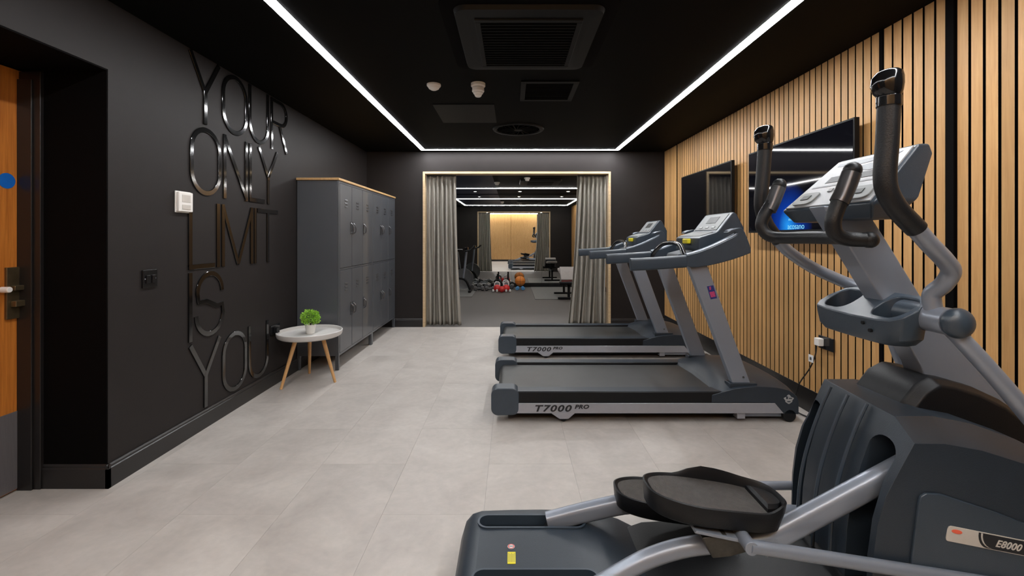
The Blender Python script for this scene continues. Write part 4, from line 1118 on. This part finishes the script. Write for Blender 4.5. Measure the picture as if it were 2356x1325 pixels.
# dumbbells, built once
def dumbbell(x, y, z, ang_, L_, r_, mh, label, group):
    t = thing('dumbbell', label, 'dumbbell', (x, y, z), group)
    m = Matrix.Translation((x, y, z+r_)) @ Matrix.Rotation(ang_, 4, 'Z')
    obj('handle', MB().cyl((-L_/2,0,0),(L_/2,0,0), r_*.32, 12).xform(m), M_iron, t)
    for s in (-1, 1):
        a = s*L_/2; b = s*(L_/2-r_*1.2)
        hexa = lambda xx, k: [(xx, r_*k*cos(2*pi*q/6+pi/6)*1.0, r_*k*sin(2*pi*q/6+pi/6)) for q in range(6)]
        obj('head', MB().rings([hexa(a, .82), hexa(a-s*r_*.2, 1.0), hexa(b+s*r_*.2, 1.0), hexa(b, .82)]).xform(m), mh, t, bevel=.004)
    return t
gD = 'dark dumbbells lying on the rear room floor'
spots = [(-.97,11.05,0,1.50,.32,.080,'leftmost large dark dumbbell on the rear room floor'),
         (-.78,11.05,0,1.62,.30,.078,'dark dumbbell just right of the leftmost one'),
         (-.59,11.05,0,1.52,.32,.080,'dark dumbbell in the middle of the floor row'),
         (-.78,10.74,0,.08,.24,.058,'low dark dumbbell in front of the leftmost pair'),
         (-.52,10.74,0,-.06,.22,.055,'low dark dumbbell left of the red ball'),
         (.0,11.22,0,1.50,.22,.058,'dark dumbbell immediately left of the orange ball')]
for s_ in spots: dumbbell(*s_[:6], M_iron, s_[6], gD)
t = thing('barbell', 'dark barbell lying on the floor below the mirror at the left', 'barbell', (-.98, 11.25, .0))
obj('bar', MB().cyl((-1.55,11.42,.10),(-.62,11.42,.10), .016, 12), M_silver2, t)
for x in (-.84, -1.40): obj('weight_plate', MB().lathe([(.016,-.02),(.08,-.025),(.10,-.018),(.10,.018),(.08,.025),(.016,.02)], (x,11.42,.10), 28, 'x'), M_black, t)
# two tall push up grips, white and red kettlebells, red ball
def kettle(x, y, r_, mb_, mh_, label):
    t = thing('kettlebell', label, 'kettlebell', (x, y, 0), 'kettlebells around the red ball')
    obj('bell', MB().lathe([(r_*.3,0),(r_*.62,.002),(r_*.98,r_*.55),(r_,r_*.9),(r_*.86,r_*1.45),(r_*.5,r_*1.8),(r_*.1,r_*1.88)], (x,y,0), 24), mb_, t)
    obj('handle', MB().tube([(x-r_*.62,y,r_*1.45),(x-r_*.70,y,r_*2.15),(x-r_*.35,y,r_*2.55),(x+r_*.35,y,r_*2.55),(x+r_*.70,y,r_*2.15),(x+r_*.62,y,r_*1.45)], r_*.16, 10, 4), mh_, t)
kettle(-.345, 10.62, .085, M_red, M_wprint, 'red kettlebell with a white handle, left of the red ball')
kettle(-.135, 10.62, .085, M_red, M_wprint, 'red kettlebell with a white handle, right of the red ball')
kettle(-.36, 11.0, .090, M_iron, M_black, 'dark kettlebell behind the left red kettlebell')
kettle(-.15, 10.92, .090, M_iron, M_wprint, 'dark kettlebell with a pale handle behind the right red kettlebell')
tag(obj('exercise_ball', MB().ball((-.238,10.45,.070), .070, seg=28, rg=16), M_red), 'small shiny red ball in front of the kettlebells', 'ball')
gb = 'blue neoprene dumbbells on the rear room floor'
dumbbell(-.388, 10.46, 0, .15, .13, .034, M_wprint, 'small white dumbbell left of the red ball', gb)
dumbbell(-.088, 10.46, 0, -.15, .13, .034, M_wprint, 'small white dumbbell right of the red ball', gb)
for x, lab in ((-.355, 'thin black upright post left of the pair behind the kettlebells'), (-.10, 'thin black upright post right of the pair behind the kettlebells')):
    t = thing('stand_post', lab, 'stand', (x, 11.27, 0))
    obj('foot', MB().box(x-.045,x+.045,11.19,11.34,0,.025), M_black, t, bevel=.006)
    obj('post', MB().cyl((x,11.27,.025),(x,11.27,.36), .020, 14), M_black, t, bevel=.004)
dumbbell(.13, 10.90, 0, 1.45, .15, .045, M_blue, 'small blue dumbbell under the left of the orange ball', gb)
dumbbell(.26, 10.90, 0, 1.65, .15, .045, M_blue, 'small blue dumbbell under the right of the orange ball', gb)
t = thing('basketball', 'orange ball with dark seams resting on small blue dumbbells', 'ball', (.195, 11.02, .10))
bc = (.195, 11.02, .205)
obj('skin', MB().ball(bc, .125, seg=32, rg=20), M_orange, t)
mb = MB()
for ax in range(3):
    pts = []
    for k in range(33):
        a = 2*pi*k/32; r_ = .1255
        pts.append({0:(bc[0], bc[1]+r_*cos(a), bc[2]+r_*sin(a)), 1:(bc[0]+r_*cos(a), bc[1], bc[2]+r_*sin(a)), 2:(bc[0]+r_*cos(a), bc[1]+r_*sin(a), bc[2])}[ax])
    mb.tube(pts, .003, 6, 0)
obj('seams', mb, M_black, t)
# bench, its raised back pad towards the curtains
bx, by = 1.15, 9.55
t = thing('weight_bench', 'weight bench with grey pads and black legs beside the right curtain', 'bench', (bx, by, .010))
obj('back_pad', MB().prism([(by-.30,.355),(by+.02,.600),(by-.03,.655),(by-.35,.410)], 'x', bx-.16, bx+.16), M_pad, t, bevel=.018, seg=3)
obj('pad_base', MB().prism([(by-.29,.325),(by+.03,.570),(by+.01,.600),(by-.31,.355)], 'x', bx-.15, bx+.15), M_black, t, bevel=.004)
obj('edge_strip', MB().box(bx-.15, bx+.15, by-.345, by-.300, .345, .372), M_red, t, bevel=.004)
obj('seat_pad', MB().prism([(by+.12,.48),(by+.62,.52),(by+.62,.58),(by+.12,.54)], 'x', bx-.14, bx+.14), M_pad, t, bevel=.018, seg=3)
obj('frame', MB().box(bx-.03,bx+.03,by-.32,by+.62,.26,.32), M_black, t, bevel=.006)
obj('support', MB().box(bx-.02,bx+.02,by-.06,by-.02,.31,.56).box(bx-.02,bx+.02,by+.30,by+.34,.31,.50), M_black, t, bevel=.004)
for ly in (by-.30, by+.56): obj('leg', MB().box(bx-.025,bx+.025,ly-.02,ly+.02,.03,.30), M_black, t, bevel=.005)
for ly in (by-.30, by+.56): obj('foot', MB().box(bx-.22,bx+.22,ly-.03,ly+.03,.010,.05), M_black, t, bevel=.008)
obj('leg_roller', MB().cyl((bx-.20,by-.38,.34),(bx+.20,by-.38,.34), .035, 18), M_black, t)
